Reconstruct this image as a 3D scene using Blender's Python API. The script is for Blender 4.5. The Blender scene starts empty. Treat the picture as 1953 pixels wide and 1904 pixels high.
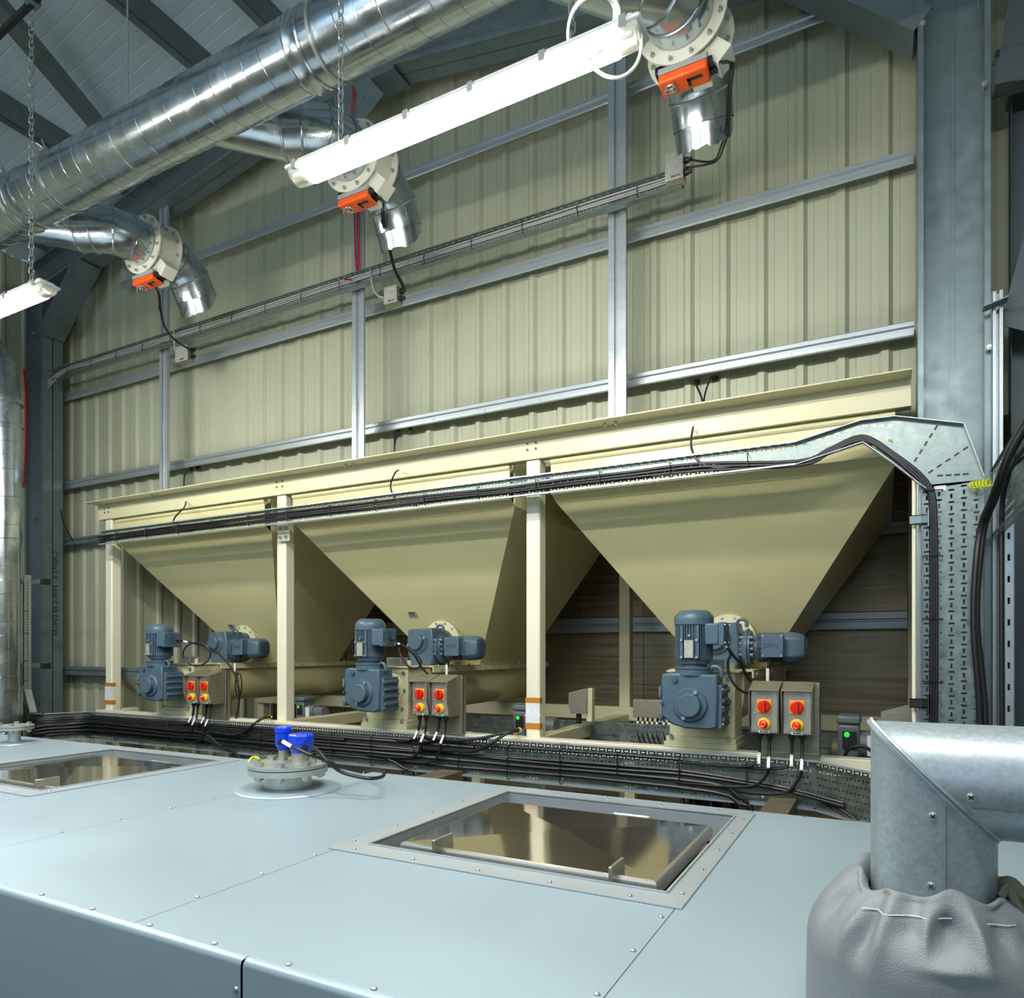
import bpy, math, random
import numpy as np
from mathutils import Vector, noise as mnoise
random.seed(7)
H = 3.2                      # eye height above the floor; all z below are given relative to the eye
sc = bpy.context.scene
col = sc.collection
# ------------------------------------------------------------------ camera, world, exposure
A = math.radians(27.8); F = 1340.0; CX = 976.5; HY = 1240.0
cam = bpy.data.cameras.new('camera'); co = bpy.data.objects.new('camera', cam); col.objects.link(co)
co.location = (0, 0, H); co.rotation_euler = (math.pi/2, 0, A)
cam.sensor_width = 36; cam.lens = 36*F/1953; cam.shift_y = (HY-952)/1953; cam.clip_start = .05
sc.camera = co
sc.view_settings.view_transform = 'Standard'; sc.view_settings.look = 'None'
sc.view_settings.gamma = 1; sc.view_settings.exposure = 0.78; sc.view_settings.use_curve_mapping = False
w = bpy.data.worlds.new('world'); sc.world = w; w.use_nodes = True
bg = w.node_tree.nodes['Background']; bg.inputs[0].default_value = (.64, .83, 1.0, 1); bg.inputs[1].default_value = 1.35
LAMP = 72.0                  # emission of the fluorescent diffusers
def R(u, v, pl, c):          # point of the photograph's sight line on the plane x|y|z = c
    s = (u-CX)/F; d = (math.cos(A)*s-math.sin(A), math.sin(A)*s+math.cos(A), (HY-v)/F)
    k = c/d['xyz'.index(pl)]
    return Vector((d[0]*k, d[1]*k, d[2]*k))
# ------------------------------------------------------------------ mesh toolkit
def V(*a): return Vector(a if len(a) == 3 else a[0])
def basis(d):
    d = V(d).normalized(); a = V(0, 0, 1) if abs(d.z) < .9 else V(1, 0, 0)
    x = a.cross(d).normalized(); return x, d.cross(x), d
class MB:
    def __init__(s): s.v = []; s.f = []; s.m = []; s.cm = 0
    def add(s, vs, fs):
        n = len(s.v); s.v += [tuple(p) for p in vs]; s.f += [tuple(i+n for i in f) for f in fs]; s.m += [s.cm]*len(fs); return s
    def box(s, x0, x1, y0, y1, z0, z1):
        return s.hexa([(x0,y0,z0),(x1,y0,z0),(x1,y1,z0),(x0,y1,z0),(x0,y0,z1),(x1,y0,z1),(x1,y1,z1),(x0,y1,z1)])
    def hexa(s, p): return s.add(p, [(0,3,2,1),(4,5,6,7),(0,1,5,4),(1,2,6,5),(2,3,7,6),(3,0,4,7)])
    def obox(s, c, ax, ay, az, a, b, h):      # centre, three unit axes, three full sizes
        c = V(c); ax = V(ax)*a/2; ay = V(ay)*b/2; az = V(az)*h/2
        return s.hexa([c-ax-ay-az, c+ax-ay-az, c+ax+ay-az, c-ax+ay-az, c-ax-ay+az, c+ax-ay+az, c+ax+ay+az, c-ax+ay+az])
    def beam(s, p0, p1, ax, ay, segs, t=.003): # thin-walled section: segs in local (a,b)
        p0 = V(p0); p1 = V(p1); ax = V(ax); ay = V(ay); d = (p1-p0).normalized(); L = (p1-p0).length
        for a0, b0, a1, b1 in segs:
            q0 = ax*a0+ay*b0; q1 = ax*a1+ay*b1; e = (q1-q0); l = e.length; e = e/l; n = d.cross(e)
            s.obox((p0+p1)/2+(q0+q1)/2, d, e, n, L, l+t, t)
        return s
    def cyl(s, p0, p1, r, n=16, r1=None, cap=True):
        p0 = V(p0); p1 = V(p1); r1 = r if r1 is None else r1; x, y, d = basis(p1-p0); vs = []
        for p, q in ((p0, r), (p1, r1)):
            for i in range(n):
                a = 2*math.pi*i/n; vs.append(p+x*math.cos(a)*q+y*math.sin(a)*q)
        fs = [(i, (i+1) % n, n+(i+1) % n, n+i) for i in range(n)]
        if cap: fs += [tuple(reversed(range(n))), tuple(range(n, 2*n))]
        return s.add(vs, fs)
    def lathe(s, o, d, prof, n=32, cap=True, a0=0.0):      # prof [(t, r)]
        o = V(o); x, y, d = basis(d); vs = []; m = len(prof)
        for t, r in prof:
            for i in range(n):
                a = 2*math.pi*i/n+a0; vs.append(o+d*t+(x*math.cos(a)+y*math.sin(a))*r)
        fs = [(j*n+i, j*n+(i+1) % n, (j+1)*n+(i+1) % n, (j+1)*n+i) for j in range(m-1) for i in range(n)]
        if cap: fs += [tuple(reversed(range(n))), tuple(range((m-1)*n, m*n))]
        return s.add(vs, fs)
    def tube(s, pts, r, n=8, closed=False, smooth=0):
        P = [V(p) for p in pts]
        if smooth:
            Q = []; m = len(P)
            for i in range(m if closed else m-1):
                p0 = P[(i-1) % m] if closed or i else P[0]; p1 = P[i]; p2 = P[(i+1) % m]
                p3 = P[(i+2) % m] if closed or i+2 < m else P[-1]
                for k in range(smooth):
                    t = k/smooth
                    Q.append(.5*((2*p1)+(p2-p0)*t+(2*p0-5*p1+4*p2-p3)*t*t+(3*p1-p0-3*p2+p3)*t**3))
            if not closed: Q.append(P[-1])
            P = Q
        m = len(P); vs = []; x = None
        for i in range(m):
            if closed: d = P[(i+1) % m]-P[i-1]
            else: d = P[min(i+1, m-1)]-P[max(i-1, 0)]
            if d.length < 1e-9: d = V(0, 0, 1)
            d.normalize()
            if x is None: x = basis(d)[0]
            x = x-d*x.dot(d)
            if x.length < 1e-6: x = basis(d)[0]
            x.normalize(); y = d.cross(x)
            for k in range(n):
                a = 2*math.pi*k/n; vs.append(P[i]+(x*math.cos(a)+y*math.sin(a))*r)
        fs = []
        for i in range(m if closed else m-1):
            j = (i+1) % m
            for k in range(n): fs.append((i*n+k, i*n+(k+1) % n, j*n+(k+1) % n, j*n+k))
        if not closed: fs += [tuple(reversed(range(n))), tuple(range((m-1)*n, m*n))]
        return s.add(vs, fs)
    def mitre(s, path, r, n=40, seam=.004, seams=None):    # gored pipe: straight pieces cut on the bisecting plane
        P = [V(p) for p in path]; m = len(P); rings = []
        d0 = (P[1]-P[0]).normalized(); x = basis(d0)[0]; y = d0.cross(x)
        ring = [P[0]+(x*math.cos(2*math.pi*k/n)+y*math.sin(2*math.pi*k/n))*r for k in range(n)]; rings.append(ring)
        for i in range(1, m):
            d = (P[i]-P[i-1]).normalized(); nn = d if i == m-1 else (d+(P[i+1]-P[i]).normalized()).normalized()
            ring = [q+d*((P[i]-q).dot(nn)/d.dot(nn)) for q in rings[-1]]; rings.append(ring)
        vs = [q for rg in rings for q in rg]
        s.add(vs, [(j*n+i, j*n+(i+1) % n, (j+1)*n+(i+1) % n, (j+1)*n+i) for j in range(m-1) for i in range(n)])
        for j in (seams if seams is not None else range(m)):
            c = sum(rings[j], V(0,0,0))/n
            s.tube([q+(q-c).normalized()*seam*.4 for q in rings[j]], seam, 6, closed=True)
        return rings
    def poly(s, pts, n, t):          # flat polygon with thickness t along n
        n = V(n).normalized()*t; k = len(pts); P = [V(p) for p in pts]
        fs = [tuple(range(k)), tuple(reversed(range(k, 2*k)))]+[(i, i+k, (i+1) % k+k, (i+1) % k) for i in range(k)]
        return s.add(P+[p+n for p in P], fs)
    def hexnut(s, p, d, r=.012, h=.01): return s.cyl(p, V(p)+V(d).normalized()*h, r, 6)
    def dome(s, p, d, r, h, n=10): return s.lathe(p, d, [(0, r), (h*.6, r*.85), (h, r*.35)], n)
    def slots(s, o, ux, uy, L, W, p=.05, rows=None, sl=(.021, .007), sv=(.007, .018), t=None):
        # sheet with rows of alternating long and upright slots cut right through
        o = V(o); ux = V(ux).normalized(); uy = V(uy).normalized(); rows = rows or max(1, int(W/.037)); rh = W/rows; nc = int(L/p)
        def q(a, b, c, d):
            if b-a > 1e-6 and d-c > 1e-6: s.add([o+ux*a+uy*c, o+ux*b+uy*c, o+ux*b+uy*d, o+ux*a+uy*d], [(0,1,2,3)])
        for j in range(rows):
            y0 = j*rh; y1 = y0+rh; ym = (y0+y1)/2; xs = []
            for i in range(nc):
                c = (i+.28+(.5 if j % 2 else 0)*.5)*p
                xs.append((c-sl[0]/2, c+sl[0]/2, sl[1]/2)); c2 = c+p/2
                xs.append((c2-sv[0]/2, c2+sv[0]/2, sv[1]/2))
            cur = 0
            for a, b, h in xs:
                if b > L-.002 or a < cur: continue
                q(cur, a, y0, y1); q(a, b, y0, ym-h); q(a, b, ym+h, y1); cur = b
            q(cur, L, y0, y1)
        return s
    def build(s, name, mats, parent=None, bevel=0, smooth=.6, label=None, flat=False, keep=True):
        if not isinstance(mats, (list, tuple)): mats = [mats]
        if parent is not None: o0 = V(parent['_o'])
        else:
            a = np.array(s.v); lo = a.min(0); hi = a.max(0); o0 = V((lo[0]+hi[0])/2, (lo[1]+hi[1])/2, lo[2])
        me = bpy.data.meshes.new(name); me.from_pydata([tuple(V(p)-o0) for p in s.v], [], s.f)
        for m in mats: me.materials.append(m)
        if len(mats) > 1: me.polygons.foreach_set('material_index', s.m)
        me.validate(); me.update()
        if not flat:
            me.polygons.foreach_set('use_smooth', [True]*len(me.polygons)); me.set_sharp_from_angle(angle=smooth)
        ob = bpy.data.objects.new(name, me); col.objects.link(ob)
        if parent is not None: ob.parent = parent
        else: ob.location = (o0.x, o0.y, o0.z+H)
        ob['_o'] = tuple(o0)
        if bevel:
            b = ob.modifiers.new('bevel', 'BEVEL'); b.width = bevel; b.segments = 2; b.limit_method = 'ANGLE'; b.angle_limit = .6; b.harden_normals = False
        if label: ob['label'] = label
        return ob
def build_each(mb, name, mats, parent, **k):     # every separate piece becomes a part of its own
    n = len(mb.v); par = list(range(n))
    def find(a):
        while par[a] != a: par[a] = par[par[a]]; a = par[a]
        return a
    for f in mb.f:
        r0 = find(f[0])
        for i in f[1:]: par[find(i)] = r0
    comps = {}
    for i in range(n): comps.setdefault(find(i), []).append(i)
    bx = []
    for c in comps.values():
        a = np.array([tuple(mb.v[i]) for i in c]); bx.append([a.min(0)-.001, a.max(0)+.001, set(c)])
    merged = True
    while merged:
        merged = False; out = []
        for b in bx:
            for o in out:
                if (b[0] <= o[1]).all() and (o[0] <= b[1]).all():
                    o[0] = np.minimum(o[0], b[0]); o[1] = np.maximum(o[1], b[1]); o[2] |= b[2]; merged = True; break
            else: out.append(b)
        bx = out
    for b in bx:
        ids = sorted(b[2]); mp = {v: i for i, v in enumerate(ids)}; m2 = MB()
        m2.v = [mb.v[i] for i in ids]
        for f, mi in zip(mb.f, mb.m):
            if f[0] in mp: m2.f.append(tuple(mp[i] for i in f)); m2.m.append(mi)
        m2.build(name, mats, parent, **k)
def tag(o, label, cat, group=None, kind=None):
    o['label'] = label; o['category'] = cat
    if group: o['group'] = group
    if kind: o['kind'] = kind
    return o
def thing(name, loc, label, cat, group=None):
    o = bpy.data.objects.new(name, None); col.objects.link(o); o.location = (loc[0], loc[1], loc[2]+H); o.empty_display_size = .05
    o['_o'] = tuple(loc); return tag(o, label, cat, group)
def struct(name, mb, mat, **k):
    o = mb.build(name, mat, **k); o['kind'] = 'structure'; return o
def dup(root, off, label, group=None, parent=None):
    def cp(o, par):
        c = o.copy(); col.objects.link(c)
        if par is not None: c.parent = par
        for ch in kids.get(o.name, []): cp(ch, c)
        return c
    kids = {}
    for o in root.children_recursive: kids.setdefault(o.parent.name, []).append(o)
    c = cp(root, parent); c.location = V(root.location)+V(off); c['label'] = label
    if group: c['group'] = group; root['group'] = group
    return c
def text(name, s, size, loc, rot, mat, parent, ext=.0008, align='CENTER', bold=0):
    cu = bpy.data.curves.new(name, 'FONT'); cu.body = s; cu.size = size; cu.extrude = ext; cu.offset = bold; cu.align_x = align; cu.align_y = 'CENTER'
    cu.materials.append(mat); tmp = bpy.data.objects.new(name+'_curve', cu); me = bpy.data.meshes.new_from_object(tmp); bpy.data.objects.remove(tmp); bpy.data.curves.remove(cu)
    o = bpy.data.objects.new(name, me); col.objects.link(o); o.parent = parent
    o.location = V(loc)-V(parent['_o']); o.rotation_euler = rot; o['_o'] = tuple(loc); return o
# ------------------------------------------------------------------ materials
def lin(h):
    h = h.lstrip('#'); c = [int(h[i:i+2], 16)/255 for i in (0, 2, 4)]
    return tuple(x/12.92 if x <= .04045 else ((x+.055)/1.055)**2.4 for x in c)+(1,)
def mat(name, hexc, rough=.5, metal=0.0, var=0.0, scale=8.0, stretch=(1,1,1), bump=0.0, bscale=60, rvar=0.0, spec=.5, vor=False, emit=0, coat=0, bstretch=(1,1,1)):
    m = bpy.data.materials.new(name); m.use_nodes = True; nt = m.node_tree; N = nt.nodes; L = nt.links; b = N['Principled BSDF']
    c = lin(hexc); b.inputs['Base Color'].default_value = c; b.inputs['Roughness'].default_value = rough; b.inputs['Metallic'].default_value = metal
    b.inputs['Specular IOR Level'].default_value = spec; b.inputs['Coat Weight'].default_value = coat
    tc = N.new('ShaderNodeTexCoord'); mp = N.new('ShaderNodeMapping'); mp.inputs['Scale'].default_value = stretch; L.new(tc.outputs['Object'], mp.inputs[0])
    if var or rvar:
        if vor: t = N.new('ShaderNodeTexVoronoi'); t.inputs['Scale'].default_value = scale; out = t.outputs['Color']
        else: t = N.new('ShaderNodeTexNoise'); t.inputs['Scale'].default_value = scale; t.inputs['Detail'].default_value = 5; out = t.outputs['Fac']
        L.new(mp.outputs[0], t.inputs['Vector'])
        if vor:
            sp = N.new('ShaderNodeSeparateColor'); L.new(out, sp.inputs[0]); out = sp.outputs[0]
    if var:
        r = N.new('ShaderNodeMapRange'); r.inputs['From Min'].default_value = .3 if not vor else 0; r.inputs['From Max'].default_value = .7 if not vor else 1
        r.inputs['To Min'].default_value = 1-var; r.inputs['To Max'].default_value = 1+var; L.new(out, r.inputs[0])
        mx = N.new('ShaderNodeVectorMath'); mx.operation = 'SCALE'; mx.inputs[0].default_value = c[:3]; L.new(r.outputs[0], mx.inputs['Scale']); L.new(mx.outputs[0], b.inputs['Base Color'])
    if rvar:
        r2 = N.new('ShaderNodeMapRange'); r2.inputs['From Min'].default_value = .3; r2.inputs['From Max'].default_value = .7
        r2.inputs['To Min'].default_value = max(.03, rough-rvar); r2.inputs['To Max'].default_value = rough+rvar; L.new(out, r2.inputs[0]); L.new(r2.outputs[0], b.inputs['Roughness'])
    if bump:
        mp2 = N.new('ShaderNodeMapping'); mp2.inputs['Scale'].default_value = bstretch; L.new(tc.outputs['Object'], mp2.inputs[0])
        t2 = N.new('ShaderNodeTexNoise'); t2.inputs['Scale'].default_value = bscale; t2.inputs['Detail'].default_value = 3; L.new(mp2.outputs[0], t2.inputs['Vector'])
        bp = N.new('ShaderNodeBump'); bp.inputs['Strength'].default_value = bump; bp.inputs['Distance'].default_value = .01; L.new(t2.outputs['Fac'], bp.inputs['Height']); L.new(bp.outputs[0], b.inputs['Normal'])
    if emit: b.inputs['Emission Color'].default_value = c; b.inputs['Emission Strength'].default_value = emit
    return m
M = dict(
 liner=mat('liner_sheet', '#abae96', .5, 0, .04, 2, rvar=.05, spec=.45),
 roofsheet=mat('roof_liner', '#c6d8e6', .5, 0, .05, 1.5),
 galv=mat('galvanised_steel', '#7d8c90', .42, .6, .10, 14, bump=.05, bscale=40, rvar=.08),
 galvd=mat('galvanised_steel_dull', '#78858a', .5, .6, .12, 10, bump=.05, bscale=30, rvar=.08),
 rail=mat('galvanised_rail', '#b6bec2', .35, .6, .06, 10, stretch=(.3,3,3)),
 spiral=mat('spiral_duct_metal', '#b9c3ca', .22, .95, .12, 9, bump=.12, bscale=7, rvar=.08),
 tray=mat('tray_metal', '#848f8d', .38, .75, .16, 22, bump=.08, bscale=50, rvar=.1),
 cream=mat('cream_paint', '#d0cba6', .38, 0, .03, 3, bump=.02, bscale=120, spec=.5),
 creamf=mat('cream_paint_frame', '#dedbc4', .35, 0, .03, 3, spec=.5),
 hop=mat('hopper_paint', '#d2cb9c', .22, 0, .03, 1.5, bump=.03, bscale=3, spec=.55),
 dcream=mat('damper_paint', '#dcdccc', .4),
 blue=mat('motor_paint', '#4a6070', .38, 0, .06, 6, spec=.5),
 blue_d=mat('motor_paint_dark', '#3d5262', .4, 0, .06, 6),
 steel=mat('stainless_steel', '#bcb8ad', .3, .75, .12, 5, rvar=.08, bump=.03, bscale=30),
 steelb=mat('brushed_steel', '#a39d8c', .36, .7, .15, 20, stretch=(1,1,8)),
 bolt=mat('bolt_zinc', '#b8bdba', .35, .8),
 alu=mat('cast_aluminium', '#bfc2bb', .42, .8, .1, 12),
 black=mat('black_rubber', '#17181b', .42, 0, .15, 5),
 tie=mat('tie_black', '#0c0c0e', .5),
 white=mat('white_tag', '#e9eae8', .5), grey=mat('grey_plastic', '#9a9d9b', .5), dark=mat('dark_plastic', '#1b1c1e', .45),
 zinc=mat('machine_cladding', '#9cb0bc', .42, .35, .05, 1.2, stretch=(1,1,1), bump=.02, bscale=4, rvar=.05),
 zincr=mat('machine_trim', '#b3bdc4', .38, .5, .04, 6),
 pipe=mat('pipe_cladding', '#a5b1b8', .47, .6, .1, 160, vor=True, bump=.02, bscale=3),
 fabric=mat('jacket_fabric', '#7d8388', .5, .1, .04, 4, bump=.25, bscale=420, spec=.5, coat=.0),
 olive=mat('jacket_lining', '#857f68', .8, 0, .1, 20),
 foil=mat('foil_panel', '#a3957a', .36, .7, .30, 7, stretch=(.12,.12,5), rvar=.1, bump=.06, bscale=9, bstretch=(.1,.1,4)),
 conc=mat('concrete', '#6d6a62', .8, 0, .12, 3, bump=.1),
 orange=mat('orange_plastic', '#ef5a12', .4), yel=mat('yellow_plastic', '#f3c70c', .35), ora2=mat('amber_plate', '#f59a10', .35),
 red=mat('red_plastic', '#d4200f', .28), redm=mat('mushroom_red', '#f0332a', .25), sblue=mat('blue_plastic', '#0b3fd8', .25),
 green=mat('green_led', '#18d820', .4, emit=.8), tape=mat('brown_tape', '#b97a2a', .3), paper=mat('paper', '#d6dae2', .6),
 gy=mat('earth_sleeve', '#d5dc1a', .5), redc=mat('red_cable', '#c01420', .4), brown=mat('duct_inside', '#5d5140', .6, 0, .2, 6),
 amotor=mat('grey_motor_paint', '#5e666a', .45), plate=mat('rating_plate', '#b9b9b0', .4, .5, .2, 60), lidm=mat('polished_lid', '#cfc8ba', .09, .95, .06, 3, bump=.04, bscale=2.2, rvar=.03),
 galvl=mat('lamp_body', '#c6cacc', .45), steel_shade=mat('shaded_steel', '#566064', .5, .4),  # second steel has the shade of the unlit right bay in its colour
 timber=mat('worn_steel', '#6b6350', .6, .2, .3, 9), diff=None, clear=None)
m = bpy.data.materials.new('lit_diffuser'); m.use_nodes = True; b = m.node_tree.nodes['Principled BSDF']
b.inputs['Base Color'].default_value = (.9, .9, .88, 1); b.inputs['Emission Color'].default_value = (1, .97, .89, 1); b.inputs['Emission Strength'].default_value = LAMP; M['diff'] = m
m = bpy.data.materials.new('clear_cover'); m.use_nodes = True; b = m.node_tree.nodes['Principled BSDF']
b.inputs['Base Color'].default_value = (.9, .9, .8, 1); b.inputs['Transmission Weight'].default_value = .75; b.inputs['Roughness'].default_value = .25; b.inputs['IOR'].default_value = 1.3; M['clear'] = m
# ------------------------------------------------------------------ the shell
XR = -3.64
def rafter_z(x): return 4.29-(.16 if x < XR else .178)*abs(x-XR)
def roof_z(x): return rafter_z(x)+.50
FL = -H
mb = MB().box(-9.2, 5, -7, 7, FL-.1, FL); struct('floor', mb, M['conc'])
def ribbed(mb, xs0, xs1, place, bot, top, pitch=.218, phase=.015, hgt=.025, groove=True):
    pr = []
    k = math.floor((xs0-phase)/pitch)
    while True:
        c = phase+k*pitch
        if c > xs1: break
        pr += [(c-.036, 0), (c-.017, hgt), (c+.015, hgt), (c+.036, 0)]
        if groove:
            for g in (.33, .67):
                x = c+pitch*g; pr += [(x-.002, 0), (x, -.0022), (x+.002, 0)]
        k += 1
    pr = [p for p in pr if xs0 < p[0] < xs1]; pr = [(xs0, 0)]+pr+[(xs1, 0)]
    vs = []
    for x, h in pr: vs += [place(x, h, bot(x)), place(x, h, top(x))]
    mb.add(vs, [(2*i, 2*i+2, 2*i+3, 2*i+1) for i in range(len(pr)-1)]); return mb
WY = 4.42
struct('wall_back', ribbed(MB(), -8.0, 3.5, lambda x, h, z: (x, WY-h, z), lambda x: 1.22, roof_z), M['liner'], flat=True)
struct('wall_back', ribbed(MB(), -8.0, -6.74, lambda x, h, z: (x, WY-h, z), lambda x: FL, lambda x: 1.22), M['liner'], flat=True)
struct('wall_right', ribbed(MB(), .62, 3.5, lambda x, h, z: (x, WY-h, z), lambda x: FL, lambda x: 1.22), M['liner'], flat=True)
struct('wall_left', ribbed(MB(), -6.5, WY, lambda y, h, z: (-8.0+h, y, z), lambda x: FL, lambda x: roof_z(-8.0)), M['liner'], flat=True)
struct('wall_recess', ribbed(MB(), WY, 6.62, lambda y, h, z: (-6.74+h, y, z), lambda x: FL, lambda x: 1.6), M['liner'], flat=True)
mb = MB().box(-6.8, .75, 6.6, 6.63, FL, 1.6)
for x in np.arange(-6.4, .6, .62): mb.box(x, x+.018, 6.585, 6.6, FL, 1.6)
struct('wall_right', ribbed(MB(), -6.5, WY, lambda y, h, z: (3.4-h, y, z), lambda x: FL, lambda x: roof_z(3.4)), M['liner'], flat=True)  # unseen side wall added to block world light from the front right
struct('light_block_wall', MB().box(-8.0, 5, -6.6, -6.5, FL, 1.2), M['conc'])  # unseen half-height wall added to keep low world light off the casing front
struct('wall_far', mb, M['foil'], flat=True)
struct('wall_recess', MB().box(.66, .7, WY, 6.6, FL, 1.6), M['foil'], flat=True)
struct('ceiling', MB().box(-6.8, .75, WY+.02, 6.7, 1.6, 1.64), M['cream'], flat=True)
for nm, xa, xb in (('ceiling', -8.0, XR), ('ceiling', XR, 3.5)):
    mb = MB(); ys = []; y = -6.5; vs = []
    while y < WY:
        ys += [(y, 0), (y+.006, .0028), (y+.012, 0), (y+.08, 0)]
        y += .09
    for y, h in ys: vs += [(xa, y, roof_z(xa)+h), (xb, y, roof_z(xb)+h)]
    mb.add(vs, [(2*i, 2*i+1, 2*i+3, 2*i+2) for i in range(len(ys)-1)])
    mb.add([(xa,-6.5,roof_z(xa)+.08),(xb,-6.5,roof_z(xb)+.08),(xb,4.6,roof_z(xb)+.08),(xa,4.6,roof_z(xa)+.08)], [(0,1,2,3)])
    struct(nm, mb, M['roofsheet'], flat=True)
# ---- portal frame: pairs of cold-formed channels back to back
CS = [(-.15, 0, .15, 0), (-.15, 0, -.15, .098), (.15, 0, .15, .098), (-.15, .098, -.128, .098), (.15, .098, .128, .098), (-.01, .0, -.01, .004), (.01, 0, .01, .004)]
def channel(mb, p0, p1, ax, ay): return mb.beam(p0, p1, ax, ay, CS, .003)
def pair(name, p0, p1, ax, label, cat, bolts=()):
    t = thing(name, p0, label, cat)
    for sy, y in ((-1, 4.148), (1, 4.152)):
        mb = MB(); channel(mb, (p0[0], y, p0[2]), (p1[0], y, p1[2]), ax, (0, sy, 0)); mb.build('channel', M['galv'], t)
    for p in bolts:
        mb = MB(); mb.cyl((p[0], p[1]-.03, p[2]), (p[0], p[1]+.02, p[2]), .007, 8); mb.hexnut((p[0], p[1]-.022, p[2]), (0,1,0), .014, .012); mb.build('bolt', M['bolt'], t)
    return t
CLX = -7.63; CRX = .308
tl = pair('steel_column', (CLX, 4.15, FL), (CLX, 4.15, rafter_z(CLX)+.02), (1,0,0), 'galvanised steel column in the left corner with red cable and printed channel number', 'column',
     bolts=[(CLX-.07, 4.1, 3.62), (CLX+.05, 4.1, 3.62), (CLX-.07, 4.1, 3.25), (CLX+.05, 4.1, 3.25), (CLX-.06, 4.1, 1.35)])
text('printed_number', 'C300x2.9   5490 C39 054235', .072, R(104.5, 1132, 'x', -7.476), (math.pi/2, math.pi/2, math.pi/2), M['dark'], tl, ext=.0005)
tr = pair('steel_column', (CRX, 4.10, FL), (CRX, 4.10, rafter_z(CRX)+.02), (1,0,0), 'wide galvanised steel column on the right behind the tall cable tray', 'column',
     bolts=[(R(1867,7,'y',4.08).x, 4.06, R(1867,7,'y',4.08).z), (R(1760,41,'y',4.0).x, 4.03, R(1760,41,'y',4.0).z), (.43, 4.03, R(1880,164,'y',4.03).z), (.45, 4.03, R(1887,665,'y',4.03).z)])
def rafter(x0, x1, label, cut=0):
    p0 = V(x0, 4.15, rafter_z(x0)+.15); p1 = V(x1, 4.15, rafter_z(x1)+.15); d = (p1-p0).normalized()
    ax = V(-d.z, 0, d.x)
    return pair('rafter', p0, p1, ax, label, 'roof beam')
rafter(CLX-.1, XR, 'left sloping galvanised roof rafter above the ribbed wall')
rafter(XR, CRX+.05, 'right sloping galvanised roof rafter above the ribbed wall')
def brace(p0, p1, label, nm='knee_brace', lower=.15):
    p0 = V(p0); p1 = V(p1); d = (p1-p0).normalized(); ax = V(-d.z, 0, d.x)
    if ax.z < 0: ax = -ax
    t = thing(nm, p0, label, 'brace')
    MB().beam(p0, p1, ax, (0,1,0), [(0, -.1, .12, -.1), (0, .1, .12, .1), (0, -.1, 0, .1), (.12, -.1, .12, -.08), (.12, .1, .12, .08), (0,0,.015,0)], .003).build('channel', M['galvd'], t, bevel=.004)
    return t
brace((-7.46, 4.15, 3.17), (-6.83, 4.15, 3.76), 'short diagonal steel brace between left column and left rafter')
brace((.14, 4.15, 3.10), (-.62, 4.15, 3.80), 'diagonal steel brace between right column and right rafter')
brace((-3.09, 4.15, 4.165), (-4.25, 4.15, 4.165), 'level steel tie piece joining both rafters under the ridge', 'apex_brace')
# small gusset plate under ridge
mb = MB(); mb.poly([(-3.62,4.02,4.16),(-3.30,4.02,4.16),(-3.16,4.02,3.98),(-3.34,4.02,3.86),(-3.62,4.02,3.90)], (0,1,0), .005)
for x, z in ((-3.42,4.08),(-3.34,4.02),(-3.46,4.0)): mb.hexnut((x, 4.02, z), (0,-1,0), .012, .01)
tag(mb.build('gusset_plate', M['galv']), 'small bolted steel plate hanging under the ridge tie', 'plate')
# ---- purlins
CP = [(0, 0, .2, 0), (0, 0, 0, .065), (.2, 0, .2, .065), (0, .065, .018, .065), (.2, .065, .182, .065)]
PL = [('roof purlin farthest left, nearest the eaves', -7.35), ('roof purlin crossing above the chain of the left lamp', -6.12), ('roof purlin holding the thin hanger rod of the duct', -4.62), ('roof purlin nearest the ridge on the left slope', -3.95)]
for lb, x in PL:
    mb = MB(); z = rafter_z(x)+.30; mb.beam((x, -6.4, z), (x, 4.38, z), (0,0,1), (-1,0,0), CP, .003)
    mb.beam((x-.065, -6.4, z), (x-.065, 4.38, z), (0,0,1), (1,0,0), [(0,0,0,.05)], .004)
    tag(mb.build('purlin', M['galvd']), lb, 'purlin', None)
for lb, x in (('roof purlin nearest the ridge on the right slope', -3.3), ('roof purlin over the middle of the right slope', -2.2), ('roof purlin above the right damper', -.9)):
    mb = MB(); z = rafter_z(x)+.30; mb.beam((x, -6.4, z), (x, 4.38, z), (0,0,1), (1,0,0), CP, .003); tag(mb.build('purlin', M['galvd']), lb, 'purlin')
# diagonal brace and strut in the roof
p0 = V(-5.93, 4.1, 4.22); p1 = V(-4.6, 1.4, 4.20)
d = (p1-p0).normalized(); sd = d.cross(V(0,0,1)).normalized()
mb = MB().beam(p0, p1, sd, (0,0,1), [(-.06, 0, .06, 0), (.06, 0, .06, .07), (-.06, 0, -.06, .07), (-.06, .07, -.04, .07), (.0, 0, .0, .012)], .003)
tag(mb.build('roof_brace', M['galv']), 'diagonal roof brace with a lit lower face at upper left', 'brace')
pa = R(-40, 108, 'y', 2.25); pb = R(90, -18, 'y', 2.25)
mb = MB().beam(pa, pb, (0,1,0), (0,0,1), [(-.012,0,.012,0),(-.012,0,-.012,.028),(.012,0,.012,.028)], .003)
st = thing('strut_channel', pa, 'dark strut channel crossing the roof brace, chain of the left lamp hooked to it', 'strut')
mb.build('channel', M['dark'], st); pc = R(62, 8, 'y', 2.25)
MB().box(pc.x-.03, pc.x+.03, pc.y-.03, pc.y+.03, pc.z-.005, pc.z+.03).build('hook_plate', M['galv'], st)
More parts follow.
